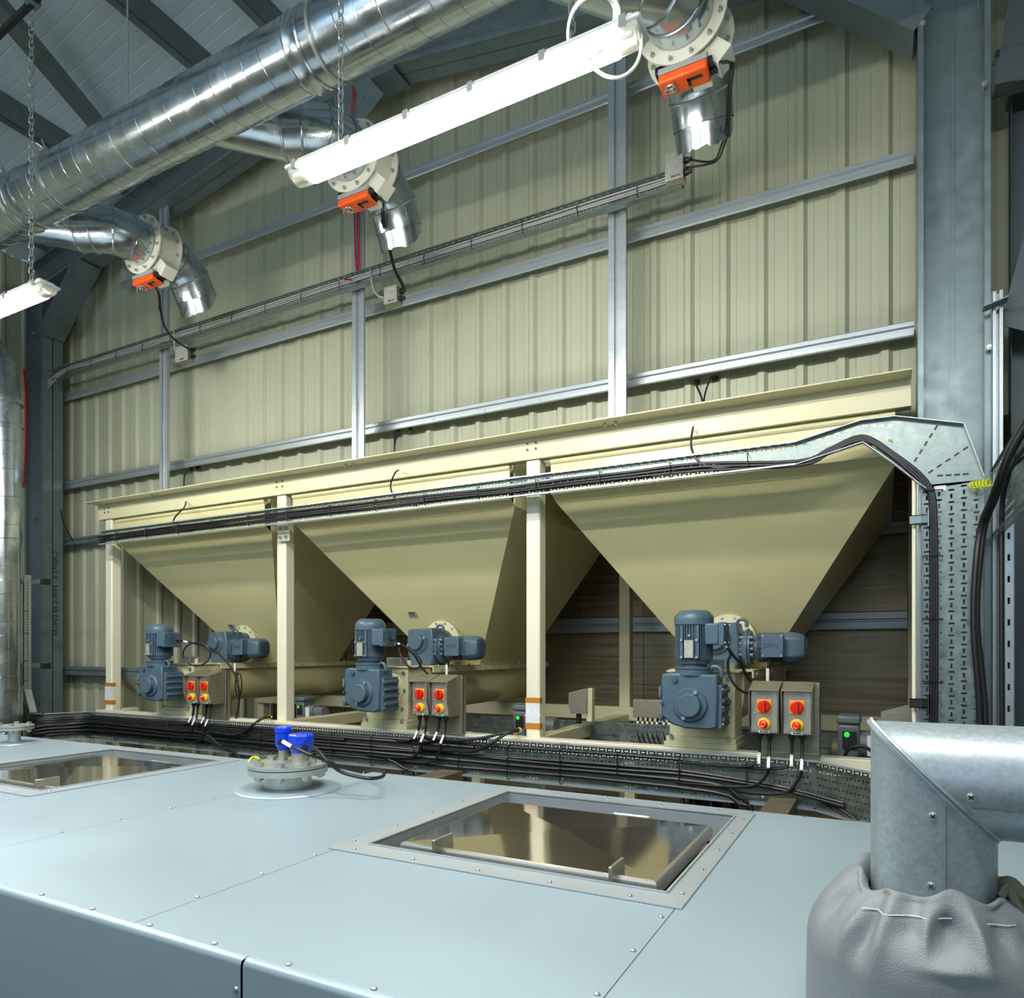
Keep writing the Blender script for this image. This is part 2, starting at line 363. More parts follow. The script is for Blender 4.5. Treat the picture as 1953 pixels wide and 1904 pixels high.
# ---- wall rails (girts) and studs
def zrail(name, x0, x1, z, y, label, h=.085, screws=True, mat_=None):
    t = thing(name, (x0, y, z-h/2), label, 'wall rail')
    mb = MB(); a = h/2
    prof = [(y+.05, a), (y+.01, a), (y, a-.008), (y, .012), (y+.012, .004), (y+.012, -.006), (y, -.012), (y, -a+.006), (y+.004, -a), (y+.012, -a)]
    vs = []
    for X in (x0, x1): vs += [(X, p[0], z+p[1]) for p in prof]
    n = len(prof); mb.add(vs, [(i, i+1, n+i+1, n+i) for i in range(n-1)]); mb.build('rail_channel', mat_ or M['rail'], t, flat=True)
    if screws:
        mb = MB(); x = x0+.1
        while x < x1:
            mb.cyl((x, y-.006, z-.022), (x, y+.01, z-.022), .006, 6); x += .436
        if mb.v: build_each(mb, 'screw', M['bolt'], t)
    return t
ST = [('leftmost', -5.68), ('middle', -3.46), ('right', -1.435)]
for zc, nm in ((3.575, 'upper'), (2.635, 'second'), (1.715, 'lower')):
    xs = [-7.7]+[s[1] for s in ST]+[.15]
    for i, seg in enumerate(('between left column and leftmost stud', 'between leftmost and middle studs', 'between middle and right studs', 'between right stud and right column')):
        a = xs[i]+.002; b_ = xs[i+1]-.002
        if nm == 'upper' and i == 0: a = -6.6
        if nm == 'upper' and i == 3: b_ = -.2
        zrail('wall_rail', a, b_, zc, 4.30, nm+' galvanised wall rail '+seg)
zrail('wall_rail', .55, 3.2, 2.75, 4.30, 'galvanised rail in the dark bay right of the wide column')
zrail('wall_rail', -7.7, -6.2, 1.12, 4.28, 'short wall rail at tray height beside the left column', .07, mat_=M['galvd'])
zrail('wall_rail', -7.7, -6.2, -.215, 4.28, 'low wall rail beside the left column above the cables', .09, mat_=M['galvd'])
for i, (nm, x) in enumerate(ST):
    t = thing('wall_stud', (x, 4.15, 1.39), nm+' vertical galvanised stud standing on the cream top beam', 'wall stud')
    mb = MB(); ztop = rafter_z(x)-.002
    mb.beam((x, 4.10, 1.39), (x, 4.10, ztop), (1,0,0), (0,1,0), [(-.055,0,-.02,0),(.02,0,.055,0),(-.02,0,-.02,.02),(.02,0,.02,.02),(-.02,.02,.02,.02),(-.055,0,-.055,.10),(.055,0,.055,.015)], .003)
    mb.build('stud_channel', M['rail'], t)
    mb = MB().box(x-.10, x+.06, 3.985, 4.2, 1.388, 1.396)
    for dx in (-.05, .02): mb.hexnut((x+dx, 4.02, 1.396), (0,0,1), .012, .012); mb.cyl((x+dx, 4.02, 1.35), (x+dx, 4.02, 1.39), .006, 8)
    mb.build('foot_plate', M['galv'], t)
mb = MB(); mb.tube([R(676,400,'y',4.08), R(677,470,'y',4.08), R(680,520,'y',4.08), R(677,535,'y',4.08), R(665,533,'y',3.98), R(655,532,'y',3.93)], .006, 6, smooth=4)
mb.tube([R(684,395,'y',4.08), R(685,470,'y',4.08), R(682,540,'y',4.08), R(676,545,'y',4.08)], .007, 6, smooth=4)
mb.tube([R(672,165,'y',4.0), R(674,190,'y',4.0), R(671,215,'y',4.0), R(676,400,'y',4.08)], .006, 6, smooth=4)
tag(mb.build('red_cable', M['redc']), 'red cable running down the middle wall stud', 'cable')
mb = MB().tube([R(46,705,'y',4.02), R(50,760,'y',4.02), R(49,860,'y',4.02), R(44,930,'y',4.02)], .012, 6, smooth=4)
tag(mb.build('red_cable', M['redc']), 'red cable on the left column beside the vertical duct', 'cable')
# ------------------------------------------------------------------ ducts
DY, DZ, DR = 2.60, 2.95, .165
t = thing('spiral_duct', (-4, DY, DZ-DR), 'long horizontal spiral-seam duct crossing under the roof', 'duct')
mb = MB(); mb.cyl((-9.2, DY, DZ), (.9, DY, DZ), DR, 64)
def helix(mb, p0, p1, r, pitch, tr=.0028, per=36):
    x, y, d = basis(V(p1)-V(p0)); L = (V(p1)-V(p0)).length; n = int(L/pitch*per)
    mb.tube([V(p0)+d*(L*i/n)+(x*math.cos(2*math.pi*i/per)+y*math.sin(2*math.pi*i/per))*r for i in range(n+1)], tr, 5)
mb.build('duct_wall', M['spiral'], t)
mb = MB(); helix(mb, (-8.6, DY, DZ), (.8, DY, DZ), DR, .117); mb.build('spiral_seam', M['spiral'], t)
def band(mb, x, r=DR, wd=.012):
    mb.lathe((x-wd, DY, DZ), (1,0,0), [(0, r), (0, r+.006), (wd*2, r+.006), (wd*2, r)], 48)
for x in (-4.92, -2.48, -.75):
    mb = MB(); mb.lathe((x-.05, DY, DZ), (1,0,0), [(0, DR), (.0, DR+.005), (.012, DR+.008), (.02, DR+.004), (.08, DR+.004), (.088, DR+.008), (.1, DR+.005), (.1, DR)], 56)
    mb.build('coupling', M['spiral'], t)
for x in (-4.56, -2.36, -5.02):
    mb = MB(); band(mb, x, DR+.004, .008)
    for sx in (-.03, .03):
        mb.cyl((x+sx*.2, DY-.11, DZ+.135), (x+sx, DY-.15, DZ+.16), .006, 6)
    mb.hexnut((x-.02, DY-.13, DZ+.125), (1,0,0), .012, .05)
    mb.build('hanger_band', M['bolt'], t)
xh = R(243, 170, 'y', DY).x
mb = MB().cyl((xh, DY, DZ+DR-.01), (xh, DY, rafter_z(xh)+.31), .005, 8)
mb.box(xh-.02, xh+.02, DY-.02, DY+.02, rafter_z(xh)+.25, rafter_z(xh)+.31)
tag(mb.build('hanger_rod', M['rail']), 'thin steel rod hanging the spiral duct from a purlin', 'rod')
def branch(x, label, damp_label, out_label):
    r = .150
    t = thing('branch_duct', (x-.2, 2.95, DZ-r), label, 'duct')
    path = [(x-.20, 2.935, DZ), (x-.115, 2.99, DZ), (x-.03, 3.065, DZ), (x, 3.16, DZ), (x, 3.255, DZ)]
    mb = MB(); rings = mb.mitre(path, r, 48, .0065, (0, 1, 2, 3)); mb.build('elbow', M['spiral'], t)
    # boot: oval cut on the main duct to the round end of the elbow
    n = 48; rg = rings[0]; mb = MB(); vs = []
    c = sum(rg, V(0,0,0))/n; dd = V(1,1,0).normalized(); sx = V(1,-1,0).normalized(); K = 6
    base = []
    for q in rg:
        a = (q-c).dot(sx)/r; b = (q-c).z/r
        base.append(V(x-.45+a*.20, DY+.06-a*.0, DZ+b*.148))
    for k in range(K+1):
        s = k/K; vs += [base[i].lerp(rg[i], s) for i in range(n)]
    mb.add(vs, [(j*n+i, j*n+(i+1) % n, (j+1)*n+(i+1) % n, (j+1)*n+i) for j in range(K) for i in range(n)])
    mb.build('saddle_boot', M['spiral'], t)
    # damper
    R_ = .21; y0 = 3.26; y1 = 3.43
    t2 = thing('air_damper', (x, y0, DZ-R_), damp_label, 'damper')
    mb = MB().lathe((x, y0, DZ), (0,1,0), [(.008, r+.004), (.008, r+.018), (y1-y0, r+.018), (y1-y0, r)], 48, cap=False); mb.build('damper_body', M['dcream'], t2)
    for y in (y0, y1):
        mb = MB().lathe((x, y, DZ), (0,1,0), [(0, r-.01), (0, R_), (.009, R_), (.009, r-.01)], 56, cap=False)
        for sgn in (-1,):
            pass
        fl = mb.build('flange', M['dcream'], t2)
        mb = MB()
        for k in range(12):
            a = 2*math.pi*(k+.5)/12; p = (x+math.cos(a)*.188, y-.010 if y == y0 else y-.010, DZ+math.sin(a)*.188)
            mb.hexnut(p, (0,1,0), .011, .010); mb.cyl((p[0], p[1]-.012, p[2]), (p[0], p[1]+.03, p[2]), .006, 8)
        build_each(mb, 'bolt', M['bolt'], t2)
    mb = MB().obox((x+.135, (y0+y1)/2, DZ-.165), (0,1,0), (.7071,0,.7071), (.7071,0,-.7071), .10, .09, .16)
    mb.box(x+.03, x+.12, y0+.03, y1-.03, DZ-.27, DZ-.14); mb.build('bracket', M['dcream'], t2, bevel=.003)
    mb = MB().obox((x-.09, (y0+y1)/2-.02, DZ-.185), (1,0,0), (0,1,0), (0,0,1), .085, .075, .035); mb.build('mount_plate', M['dark'], t2, bevel=.004)
    # actuator below, long side along x
    zt = DZ-.205; ya = y0+.0
    ac = MB(); ac.box(x-.11, x+.12, ya, ya+.1, zt-.028, zt); act = ac.build('actuator', M['grey'], t2, bevel=.004)
    mb = MB(); mb.poly([(x-.11, ya-.002, zt-.03), (x+.12, ya-.002, zt-.03), (x+.12, ya+.102, zt-.03), (x-.11, ya+.102, zt-.03)], (0,0,-1), .042)
    mb.build('actuator_cover', M['orange'], act, bevel=.01, label='orange actuator cover')
    mb = MB(); mb.tube([(x-.06+.026*math.cos(a), ya+.05+.026*math.sin(a), zt-.076) for a in np.linspace(0, 2*math.pi, 13)[:-1]], .005, 6, closed=True)
    mb.cyl((x-.06, ya+.05, zt-.072), (x-.06, ya+.05, zt-.088), .012, 6)
    for s_ in (-.018, .018): mb.cyl((x-.06+s_, ya+.02, zt-.075), (x-.06+s_, ya+.02, zt-.115), .004, 6); mb.cyl((x-.085, ya+.02, zt-.1), (x-.035, ya+.02, zt-.1), .003, 6)
    mb.build('shaft_clamp', M['bolt'], act)
    mb = MB().box(x+.02, x+.09, ya+.03, ya+.045, zt-.076, zt-.071).box(x+.02, x+.032, ya+.03, ya+.075, zt-.076, zt-.071).box(x+.11, x+.14, ya+.01, ya+.04, zt-.05, zt-.02).box(x+.11, x+.15, ya+.06, ya+.09, zt-.05, zt-.025)
    mb.build('cable_entry', M['dark'], act)
    # outlet turning down with cut, jagged end
    t3 = thing('outlet_duct', (x, 3.6, DZ-.5), out_label, 'duct')
    mb = MB(); rings = mb.mitre([(x, y1+.009, DZ), (x, 3.53, DZ-.003), (x, 3.655, DZ-.08), (x, 3.725, DZ-.20)], r+.004, 48, .0065, (1, 2))
    mb.build('elbow', M['spiral'], t3)
    rg = rings[-1]; n = 48; d = V(0, .35, -1).normalized(); rnd = random.Random(int(abs(x)*50)); mb = MB(); cc = V(x, 3.725, DZ-.20)
    vs = [q+(cc-q)*.03-d*.02 for q in rg]; low = []
    for q in rg:
        fr_ = max(0, min(1, (cc.y-q.y)/r/.85+.35)); low.append(q+(cc-q)*.05+d*(.012+.095*math.sqrt(fr_)+rnd.uniform(-.010, .010)))
    mb.add(vs+low, [(i, (i+1) % n, n+(i+1) % n, n+i) for i in range(n)])
    mb.build('torn_lip', M['spiral'], t3, label='bright jagged inner sleeve')
    return r
branch(-.83, 'right branch duct leaving the top of the picture', 'damper with orange actuator at top right, nearest the camera', 'right cut-off outlet duct hanging over the wall')
branch(-2.80, 'middle branch duct behind the lit lamp', 'damper with orange actuator just below the lit lamp', 'middle cut-off outlet duct behind the lit lamp')
branch(-4.76, 'left branch duct curving down from the main duct', 'leftmost damper with orange actuator near the left column', 'leftmost cut-off outlet duct above the sloping tray')
# vertical duct at far left
t = thing('vertical_duct', (-6.735, 3.3, FL), 'tall vertical spiral duct at the left edge', 'duct')
MB().cyl((-6.735, 3.3, FL), (-6.735, 3.3, 1.95), .165, 48).build('duct_wall', M['spiral'], t)
mb = MB(); helix(mb, (-6.735, 3.3, -1.2), (-6.735, 3.3, 1.95), .165, .118); mb.build('spiral_seam', M['spiral'], t)
mb = MB(); mb.mitre([(-6.735, 3.3, 1.95), (-6.735, 3.3, 2.15), (-6.77, 3.28, 2.45), (-6.88, 3.15, 2.75), (-7.0, 2.9, 2.93), (-7.1, 2.62, 2.95)], .15, 40, .005); mb.build('elbow', M['spiral'], t)
mb = MB()
for z in (-.34, 1.93, 2.13): mb.lathe((-6.735, 3.3, z), (0,0,1), [(0,.165),(0,.175),(.025,.175),(.025,.165)], 48)
mb.build('coupling', M['spiral'], t)
# ------------------------------------------------------------------ lamps and chains
def lamp(x0, x1, y, z, label, group=None):
    t = thing('fluorescent_lamp', ((x0+x1)/2, y, z), label, 'lamp', group)
    def prof(mb, w0, w1, za, zb, xa, xb, nseg=8, inset=.0):
        pts = []
        for k in range(nseg+1):
            a = math.pi*k/nseg; pts.append((math.cos(a)*w0, -math.sin(a)))
        vs = []
        ring = [(y+px, za+pz*(za-zb)) for px, pz in pts]+[(y-w1, za+.012), (y+w1, za+.012)]
        for X in (xa, xb): vs += [(X, a, b) for a, b in ring]
        n = len(ring); mb.add(vs, [(i, (i+1) % n, n+(i+1) % n, n+i) for i in range(n)]+[tuple(reversed(range(n))), tuple(range(n, 2*n))])
    zc = z+.045
    mb = MB(); prof(mb, .054, .054, zc, z-.0, x0+.10, x1-.10); mb.build('diffuser', M['diff'], t, smooth=.9)
    for xa, xb, s in ((x0+.01, x0+.10, 1), (x1-.10, x1-.01, -1)):
        mb = MB(); prof(mb, .050, .050, zc, z+.004, xa, xb); mb.build('end_cover', M['clear'], t, bevel=.012)
        c = (xa+xb)/2; mb = MB().box(c-.03, c+.03, y-.03, y+.03, zc-.015, zc+.005)
        for yy in (-.03, .03): mb.cyl((c-.02*s, y+yy, zc-.02), (c+.045*s, y+yy, zc-.02), .012, 10)
        mb.build('tube_holder', M['white'], t)
    mb = MB(); mb.box(x0, x1, y-.060, y+.060, zc+.003, zc+.022); mb.box(x0+.03, x1-.03, y-.045, y+.045, zc+.022, zc+.042); mb.build('housing', M['galvl'], t, bevel=.010)
    n = 6
    for i in range(n):
        x = x0+.06+(x1-x0-.12)*i/(n-1)
        mb = MB().box(x-.012, x+.012, y-.064, y-.055, zc-.012, zc+.026).box(x-.012, x+.012, y-.062, y-.045, zc+.022, zc+.028); mb.build('clip', M['bolt'], t)
    return t
lamp(-2.285, -.70, 2.28, 2.025, 'long lit fluorescent lamp hanging in the top middle')
lamp(-5.72, -4.13, 2.28, 1.995, 'lit fluorescent lamp at the left edge beneath its chain')
for i, x in enumerate((-5.2, -3.0, -.8)):  # fill lamps added above the view to brighten casing and post fronts
    lamp(x, x+1.58, .72, 2.25, ('left', 'middle', 'right')[i]+' added fill lamp of the unseen row overhead, nearer the viewer')
def chain(x, y, z0, z1, label, off=0):
    mb = MB(); z = z0; i = 0; L = .036; r = .0042
    while z < z1:
        a = (1,0) if i % 2 else (0,1); pts = []
        for k in range(12):
            an = 2*math.pi*k/12; h = math.sin(an)*.0125; v = math.cos(an)*.0125+(.0105 if math.cos(an) > 0 else -.0105)
            pts.append((x+a[0]*h, y+a[1]*h, z+v))
        mb.tube(pts, r*.75, 5, closed=True); z += L; i += 1
    mb.tube([(x, y, z0-.03), (x+.012, y, z0-.045), (x+.005, y, z0-.062), (x-.01, y, z0-.052)], .003, 6, smooth=3)
    return tag(mb.build('chain', M['bolt']), label, 'chain')
LY = 2.28
p = R(650, 265, 'y', LY); chain(p.x, LY, p.z, roof_z(p.x)-.2, 'chain in front of the big duct holding the middle lamp')
p = R(1091, 78, 'y', LY); chain(p.x, LY, p.z+.01, roof_z(p.x)-.2, 'chain beside the coiled white cable at the right lamp end')
p = R(60, 541, 'y', LY); chain(p.x, LY, p.z, R(62, 12, 'y', 2.25).z, 'chain at upper left holding the left lamp')
mb = MB()
for k in range(3):
    c = V(R(1127+k*2, 50, 'y', LY-.02-.008*k)); pts = []
    for i in range(16):
        a = 2*math.pi*i/16; pts.append((c.x+math.cos(a)*(.085+.004*k), c.y+.01*math.sin(a*2), c.z+math.sin(a)*(.108-.003*k)))
    mb.tube(pts, .0055, 6, closed=True, smooth=2)
mb.tube([R(1100,88,'y',LY-.03), R(1112,100,'y',LY-.05), R(1130,106,'y',LY-.05), R(1150,92,'y',LY-.06)], .0055, 6, smooth=4)
mb.tube([R(1204,52,'y',LY), R(1219,60,'y',LY-.01), R(1223,90,'y',LY), R(1212,125,'y',LY), R(1185,147,'y',LY), R(1155,145,'y',LY), R(1130,128,'y',LY+.05)], .0055, 6, smooth=5)
tag(mb.build('white_cable', M['white']), 'coiled white flex at the right end of the middle lamp', 'cable')
# ------------------------------------------------------------------ small upper tray with junction boxes
UY = 3.99; a = R(1300, 333, 'y', UY); UX0, UX1 = -7.28, a.x
ZB = 2.70
t = thing('cable_tray', ((UX0+UX1)/2, UY, ZB-.05), 'narrow upper cable tray across the wall studs', 'cable tray')
mb = MB().slots((UX0, UY+.045, ZB-.052), (1,0,0), (0,0,1), UX1-UX0, .104, rows=3); mb.build('tray_base', M['tray'], t, flat=True)
for z, nm in ((ZB-.052, 'lower'), (ZB+.052, 'upper')):
    mb = MB().slots((UX0, UY, z), (1,0,0), (0,1,0), UX1-UX0, .045, rows=1, sv=(.004,.004)); mb.box(UX0, UX1, UY-.002, UY+.004, z-.003, z+.003); mb.build('tray_side', M['tray'], t, flat=True)
def wob(x, s, amp): return amp*mnoise.noise(V(x*.9, s*7.3, 0))
for k in range(3):
    z0 = ZB+.036-.014*k; pts = [(UX0+.02, UY-.01, ZB-.06-.03*k)]+[(x, UY+.028+.003*k, z0+wob(x, k, .008)) for x in np.arange(UX0+.25, UX1-.08, .35)]+[(UX1-.02, UY+.03, z0)]
    tag(MB().tube(pts, .0055, 6, smooth=3).build('cable', M['grey']), ('top', 'middle', 'bottom')[k]+' grey cable lying in the narrow upper tray', 'cable', 'cables in the upper tray')
mb = MB(); x = UX0+.3
while x < UX1-.1:
    mb.tube([(x, UY+.02, ZB+.035), (x, UY+.012, ZB+.01), (x+.004, UY+.014, ZB-.025), (x+.004, UY+.03, ZB-.035)], .0028, 5); x += .38
tag(mb.build('cable_ties', M['tie']), 'row of black cable ties along the upper tray cables', 'cable ties', kind='stuff')
def jbox(u0, v0, u1, v1, y, label, gl='right', dep=.075):
    a = R(u0, v0, 'y', y); b = R(u1, v1, 'y', y); t = thing('junction_box', ((a.x+b.x)/2, y, min(a.z,b.z)), label, 'junction box')
    MB().box(a.x, b.x, y, y+dep, b.z, a.z).build('housing', M['steelb'], t, bevel=.004)
    lid = MB().box(a.x-.001, b.x+.001, y-.006, y, b.z-.001, a.z+.001).build('lid', M['plate'], t, bevel=.002)
    mb = MB()
    for x in (a.x+.012, b.x-.012):
        for z in (b.z+.012, a.z-.012): mb.cyl((x, y-.009, z), (x, y-.005, z), .004, 8)
    build_each(mb, 'screw', M['bolt'], lid)
    text('lettering', 'Electrix', .018, (((a.x+b.x)/2)+.01, y-.007, b.z+.015), (math.pi/2, 0, 0), M['dark'], lid)
    for k in range(2):
        z = b.z+(a.z-b.z)*(.28+.44*k); sx = 1 if gl == 'right' else -1; X = b.x if sx > 0 else a.x
        MB().cyl((X, y+dep*.5, z), (X+sx*.02, y+dep*.5, z), .017, 8).cyl((X+sx*.02, y+dep*.5, z), (X+sx*.04, y+dep*.5, z), .012, 10).build('gland', M['dark'], t)
    return (a, b)
ja, jb_ = jbox(1269, 296, 1303, 337, 3.93, 'junction box at the right end of the upper tray')
MB_ = MB
jc, jd = jbox(733, 550, 757, 575, 3.96, 'junction box below the upper tray near the middle stud')
je, jf = jbox(335, 664, 358, 686, 3.96, 'junction box on the second rail near the leftmost stud')
# actuator cables
def cab(pts, r, name, mt, label, n=7, smooth=6, group=None): return tag(MB().tube(pts, r, n, smooth=smooth).build(name, M[mt]), label, 'cable', group)
def twin(pp, end1, end2, label):
    mb = MB(); mb.tube(pp+[end1], .0055, 7, smooth=6); mb.tube([p+V(.012, .004, -.006) for p in pp]+[end2], .0055, 7, smooth=6)
    mb2 = [mb]
    for f in (.45, .8):
        k = int(f*(len(pp)-1)); mb.tube([pp[k]+V(.006,-.01,-.012), pp[k]+V(.006,-.012,.0), pp[k]+V(.006,-.01,.012)], .009, 6)
    tag(mb.build('actuator_cable', M['black']), label, 'cable')
q = lambda u, v, y: R(u, v, 'y', y)
twin([q(1372,118,3.3), q(1390,118,3.3), q(1393,132,3.35), q(1388,180,3.5), q(1385,240,3.65), q(1375,280,3.75), q(1358,308,3.9)], q(1308,303,3.97), q(1308,320,3.97), 'black cables looping from the right actuator to the junction box')
twin([q(722,374,3.32), q(727,385,3.4), q(730,425,3.55), q(740,470,3.7), q(752,515,3.85), q(768,548,3.97)], q(763,552,3.99), q(763,566,3.99), 'black cables from the middle actuator down to its box')
twin([q(296,548,3.32), q(302,562,3.4), q(305,590,3.5), q(314,625,3.7), q(335,650,3.85), q(362,668,3.97)], q(364,672,3.99), q(364,680,3.99), 'black cables from the leftmost actuator down to its box')
cab([q(705,512,4.02), q(708,530,3.98), q(712,552,3.96), q(722,565,3.98), q(732,568,3.99)], .0065, 'cable', 'grey', 'thin grey cable from the upper tray to the middle junction box')
cab([q(331,622,4.0), q(332,645,3.97), q(334,668,3.98)], .006, 'cable', 'grey', 'thin grey cable from the upper tray to the left junction box')
# ------------------------------------------------------------------ cream support frame of the hoppers
PX = [-6.48, -4.245, -2.01, .215]
fr = thing('hopper_stand', (-3.1, 4.6, FL), 'cream painted steel frame carrying the three hoppers', 'steel frame')
MB().box(-6.62, .13, 3.96, 4.12, 1.375, 1.385).box(-6.62, .13, 4.085, 4.095, 1.235, 1.378).box(-6.60, .13, 4.095, 4.16, 1.235, 1.243).build('top_beam', M['cream'], fr, bevel=.003)
pn = ['left end', 'second', 'third', 'right end']
for i, x in enumerate(PX):
    zt = 1.24 if i < 3 else .74
    p = MB().box(x-.05, x+.05, 4.10, 4.20, FL, zt).build('post', M['creamf'], fr, bevel=.012)
    if i in (0, 2):
        for z0, z1, m_ in ((-.345, -.31, 'tape'), (-.515, -.475, 'tape')):
            MB().box(x-.0515, x+.0515, 4.098, 4.14, z0, z1).build('tape', M[m_], p, label='brown packing tape')
        pa = MB().box(x-.050, x+.0505, 4.0975, 4.099, -.475, -.345).build('paper', M['paper'], p, label='white paper taped on')
        if i == 2: text('writing', 'A/B', .075, (x, 4.097, -.41), (math.pi/2, 0, 0), M['white'], pa, .0002)
    MB().box(x-.05, x+.05, 5.93, 6.03, FL, 1.5).build('rear_post', M['cream'], fr, bevel=.01)
    if i: MB().box(x-.05, x+.05, 4.2, 5.93, -.66, -.56).build('cross_member', M['cream'], fr, bevel=.01)
    else: MB().box(x-.05, x+.05, 4.2, 4.38, -.66, -.56).build('cross_member', M['cream'], fr, bevel=.01)
MB().box(-6.55, .5, 4.02, 4.12, -.66, -.563).build('base_rail', M['creamf'], fr, bevel=.006)
MB().box(-6.5, .3, 5.9, 5.98, -.62, -.50).build('rear_rail', M['cream'], fr, bevel=.006)
mb = MB()
for i, x in enumerate(PX[:3]):
    for dx, z in ((-.03,1.34),(-.03,1.30),(.03,1.34),(.03,1.30)): mb.cyl((x+dx, 4.078, z), (x+dx, 4.09, z), .008, 10)
build_each(mb, 'rivet', M['timber'], fr)
gp = MB().box(PX[1]+.0, PX[1]+.12, 4.07, 4.08, .86, .99).build('gusset', M['creamf'], fr, bevel=.002)
mb = MB()
for dx in (.03, .09):
    for z in (.89, .96): mb.hexnut((PX[1]+dx, 4.07, z), (0,-1,0), .013, .012)
build_each(mb, 'bolt', M['bolt'], gp)
# ------------------------------------------------------------------ hoppers
UX = [-5.43, -3.168, -.917]
BAY = ['left', 'middle', 'right']
hop0 = None
def hopper():
    cx = UX[2]; t = thing('hopper', (cx, 5, -.15), '', 'hopper')
    xa, xb = cx-.975, cx+.975; ya, yb = 4.20, 6.02; zt = .97
    fa, fb = cx-.22, cx+.22; yc, yd = 5.02, 5.86; zb = -.12
    mb = MB()
    mb.add([(xa,ya,zt),(xb,ya,zt),(xb,yb,zt),(xa,yb,zt),(fa,yc,zb),(fb,yc,zb),(fb,yd,zb),(fa,yd,zb)], [(0,4,5,1),(1,5,6,2),(2,6,7,3),(3,7,4,0)])
    mb.build('cone', M['hop'], t, flat=True)
    mb = MB().box(xa, xb, ya-.075, ya-.068, zt+.035, 1.36).poly([(xa,ya,zt),(xb,ya,zt),(xb,ya-.07,zt+.04),(xa,ya-.07,zt+.04)], (0,1,1), .004).box(xb-.01, xb, ya, yb, zt, 1.36).box(xa, xa+.01, ya, yb, zt, 1.36).box(xa, xb, yb-.01, yb, zt, 1.36)
    mb.cyl((xa, ya-.062, 1.215), (xb, ya-.062, 1.215), .025, 24)
    mb.box(xa, xb, ya-.078, ya-.074, 1.12, 1.124)
    mb.build('upper_box', M['hop'], t)
    return t
hop = hopper(); HL = ['cream pyramid hopper on the left, the farthest of three', 'cream pyramid hopper in the middle between two posts', 'cream pyramid hopper on the right, largest in the picture']
hop['label'] = HL[2]
for k in (0, 1): dup(hop, (UX[k]-UX[2], 0, 0), HL[k], 'hoppers in a row')
def on_cone(cx, x, z, off=.004):     # point on the sloping front sheet
    s = (.97-z)/1.09; return V(x, 4.20+.82*s-off, z)
nrm = V(0, -1.09, -.82).normalized(); up = V(0, -.82, 1.09).normalized()
for k, (dx, z) in enumerate([(-.15, .225), (-.235, .29)]):
    c = on_cone(UX[k], UX[k]+dx, z)
    t = thing('rating_plate', c, 'small metal rating plate on the sloping front of the %s hopper' % BAY[k], 'label plate')
    MB().obox(c, (1,0,0), up, nrm, .085, .055, .002).build('plate', M['plate'], t)
    mb = MB()
    for j in range(4): mb.obox(c+up*(.018-.011*j)+nrm*.0015, (1,0,0), up, nrm, .06-.012*(j % 3), .0035 if j else .007, .001)
    mb.build('print', M['dark'], t)
# ------------------------------------------------------------------ screw conveyors under the hoppers
def conveyor():
    cx = UX[2]; t = thing('screw_conveyor', (cx, 5, -.56), '', 'conveyor')
    mb = MB(); n = 20; vs = []; r = .20; zc = -.27
    pts = [(-r, -.125)]+[(-r*math.cos(math.pi*i/n), zc-r*math.sin(math.pi*i/n)) for i in range(n+1)]+[(r, -.125)]
    for y in (4.28, 6.3): vs += [(cx+a, y, b) for a, b in pts]
    m_ = len(pts); mb.add(vs, [(i, i+1, m_+i+1, m_+i) for i in range(m_-1)]+[tuple(range(m_))]); mb.build('trough', M['hop'], t)
    MB().box(cx-.25, cx+.25, 4.30, 6.3, -.128, -.118).box(cx+.24, cx+.25, 4.3, 6.3, -.165, -.12).box(cx-.25, cx-.24, 4.3, 6.3, -.165, -.12).build('trough_flange', M['cream'], t)
    mb = MB(); y = 4.4
    while y < 6.2:
        mb.hexnut((cx+.25, y, -.145), (1,0,0), .009, .008); mb.hexnut((cx+.225, y, -.118), (0,0,1), .009, .008); y += .22
    build_each(mb, 'bolt', M['bolt'], t)
    MB().box(cx-.185, cx+.185, 4.07, 4.30, -.50, -.128).build('inlet_housing', M['cream'], t, bevel=.004)
    MB().box(cx-.20, cx+.21, 4.055, 4.32, -.128, -.118).build('housing_lid', M['cream'], t, bevel=.002)
    MB().box(cx-.20, cx+.195, 4.045, 4.31, -.53, -.50).box(cx-.21, cx+.20, 4.035, 4.31, -.562, -.53).build('plinth', M['cream'], t, bevel=.003)
    mb = MB()
    for x in (cx-.17, cx+.155): mb.box(x-.008, x+.012, 4.03, 4.045, -.512, -.495).hexnut((x, 4.04, -.5), (0,0,1), .012, .014)
    for x, z in ((cx+.15,-.165),(cx+.155,-.29),(cx+.14,-.42)): mb.hexnut((x, 4.07, z), (0,-1,0), .010, .006); mb.cyl((x, 4.062, z), (x, 4.07, z), .014, 10)
    build_each(mb, 'bolt', M['bolt'], t)
    MB().lathe((cx+.0, 4.07, -.29), (0,-1,0), [(0,.150),(.012,.150),(.03,.125)], 40).build('drive_flange', M['cream'], t)
    MB().box(cx-.02, cx+.105, 4.09, 4.19, -.118, -.055).box(cx-.04, cx+.13, 4.08, 4.2, -.118, -.114).build('sensor_box', M['alu'], t, bevel=.003)
    MB().cyl((cx+.16, 4.12, -.118), (cx+.16, 4.12, -.075), .016, 14).build('nozzle', M['cream'], t)
    # round agitator flange on the hopper front
    mb = MB().lathe((cx+.02, 4.80, .06), (0,-1,0), [(-.12,.14),(.05,.14),(.05,.175),(.062,.175),(.062,.05)], 48); mb.build('agitator_flange', M['cream'], t)
    mb = MB()
    for k in range(12):
        a = 2*math.pi*(k+.5)/12; mb.hexnut((cx+.02+.158*math.cos(a), 4.738, .06+.158*math.sin(a)), (0,-1,0), .010, .009)
    build_each(mb, 'bolt', M['bolt'], t)
    return t
cv = conveyor(); cv['label'] = 'cream screw conveyor under the right hopper'
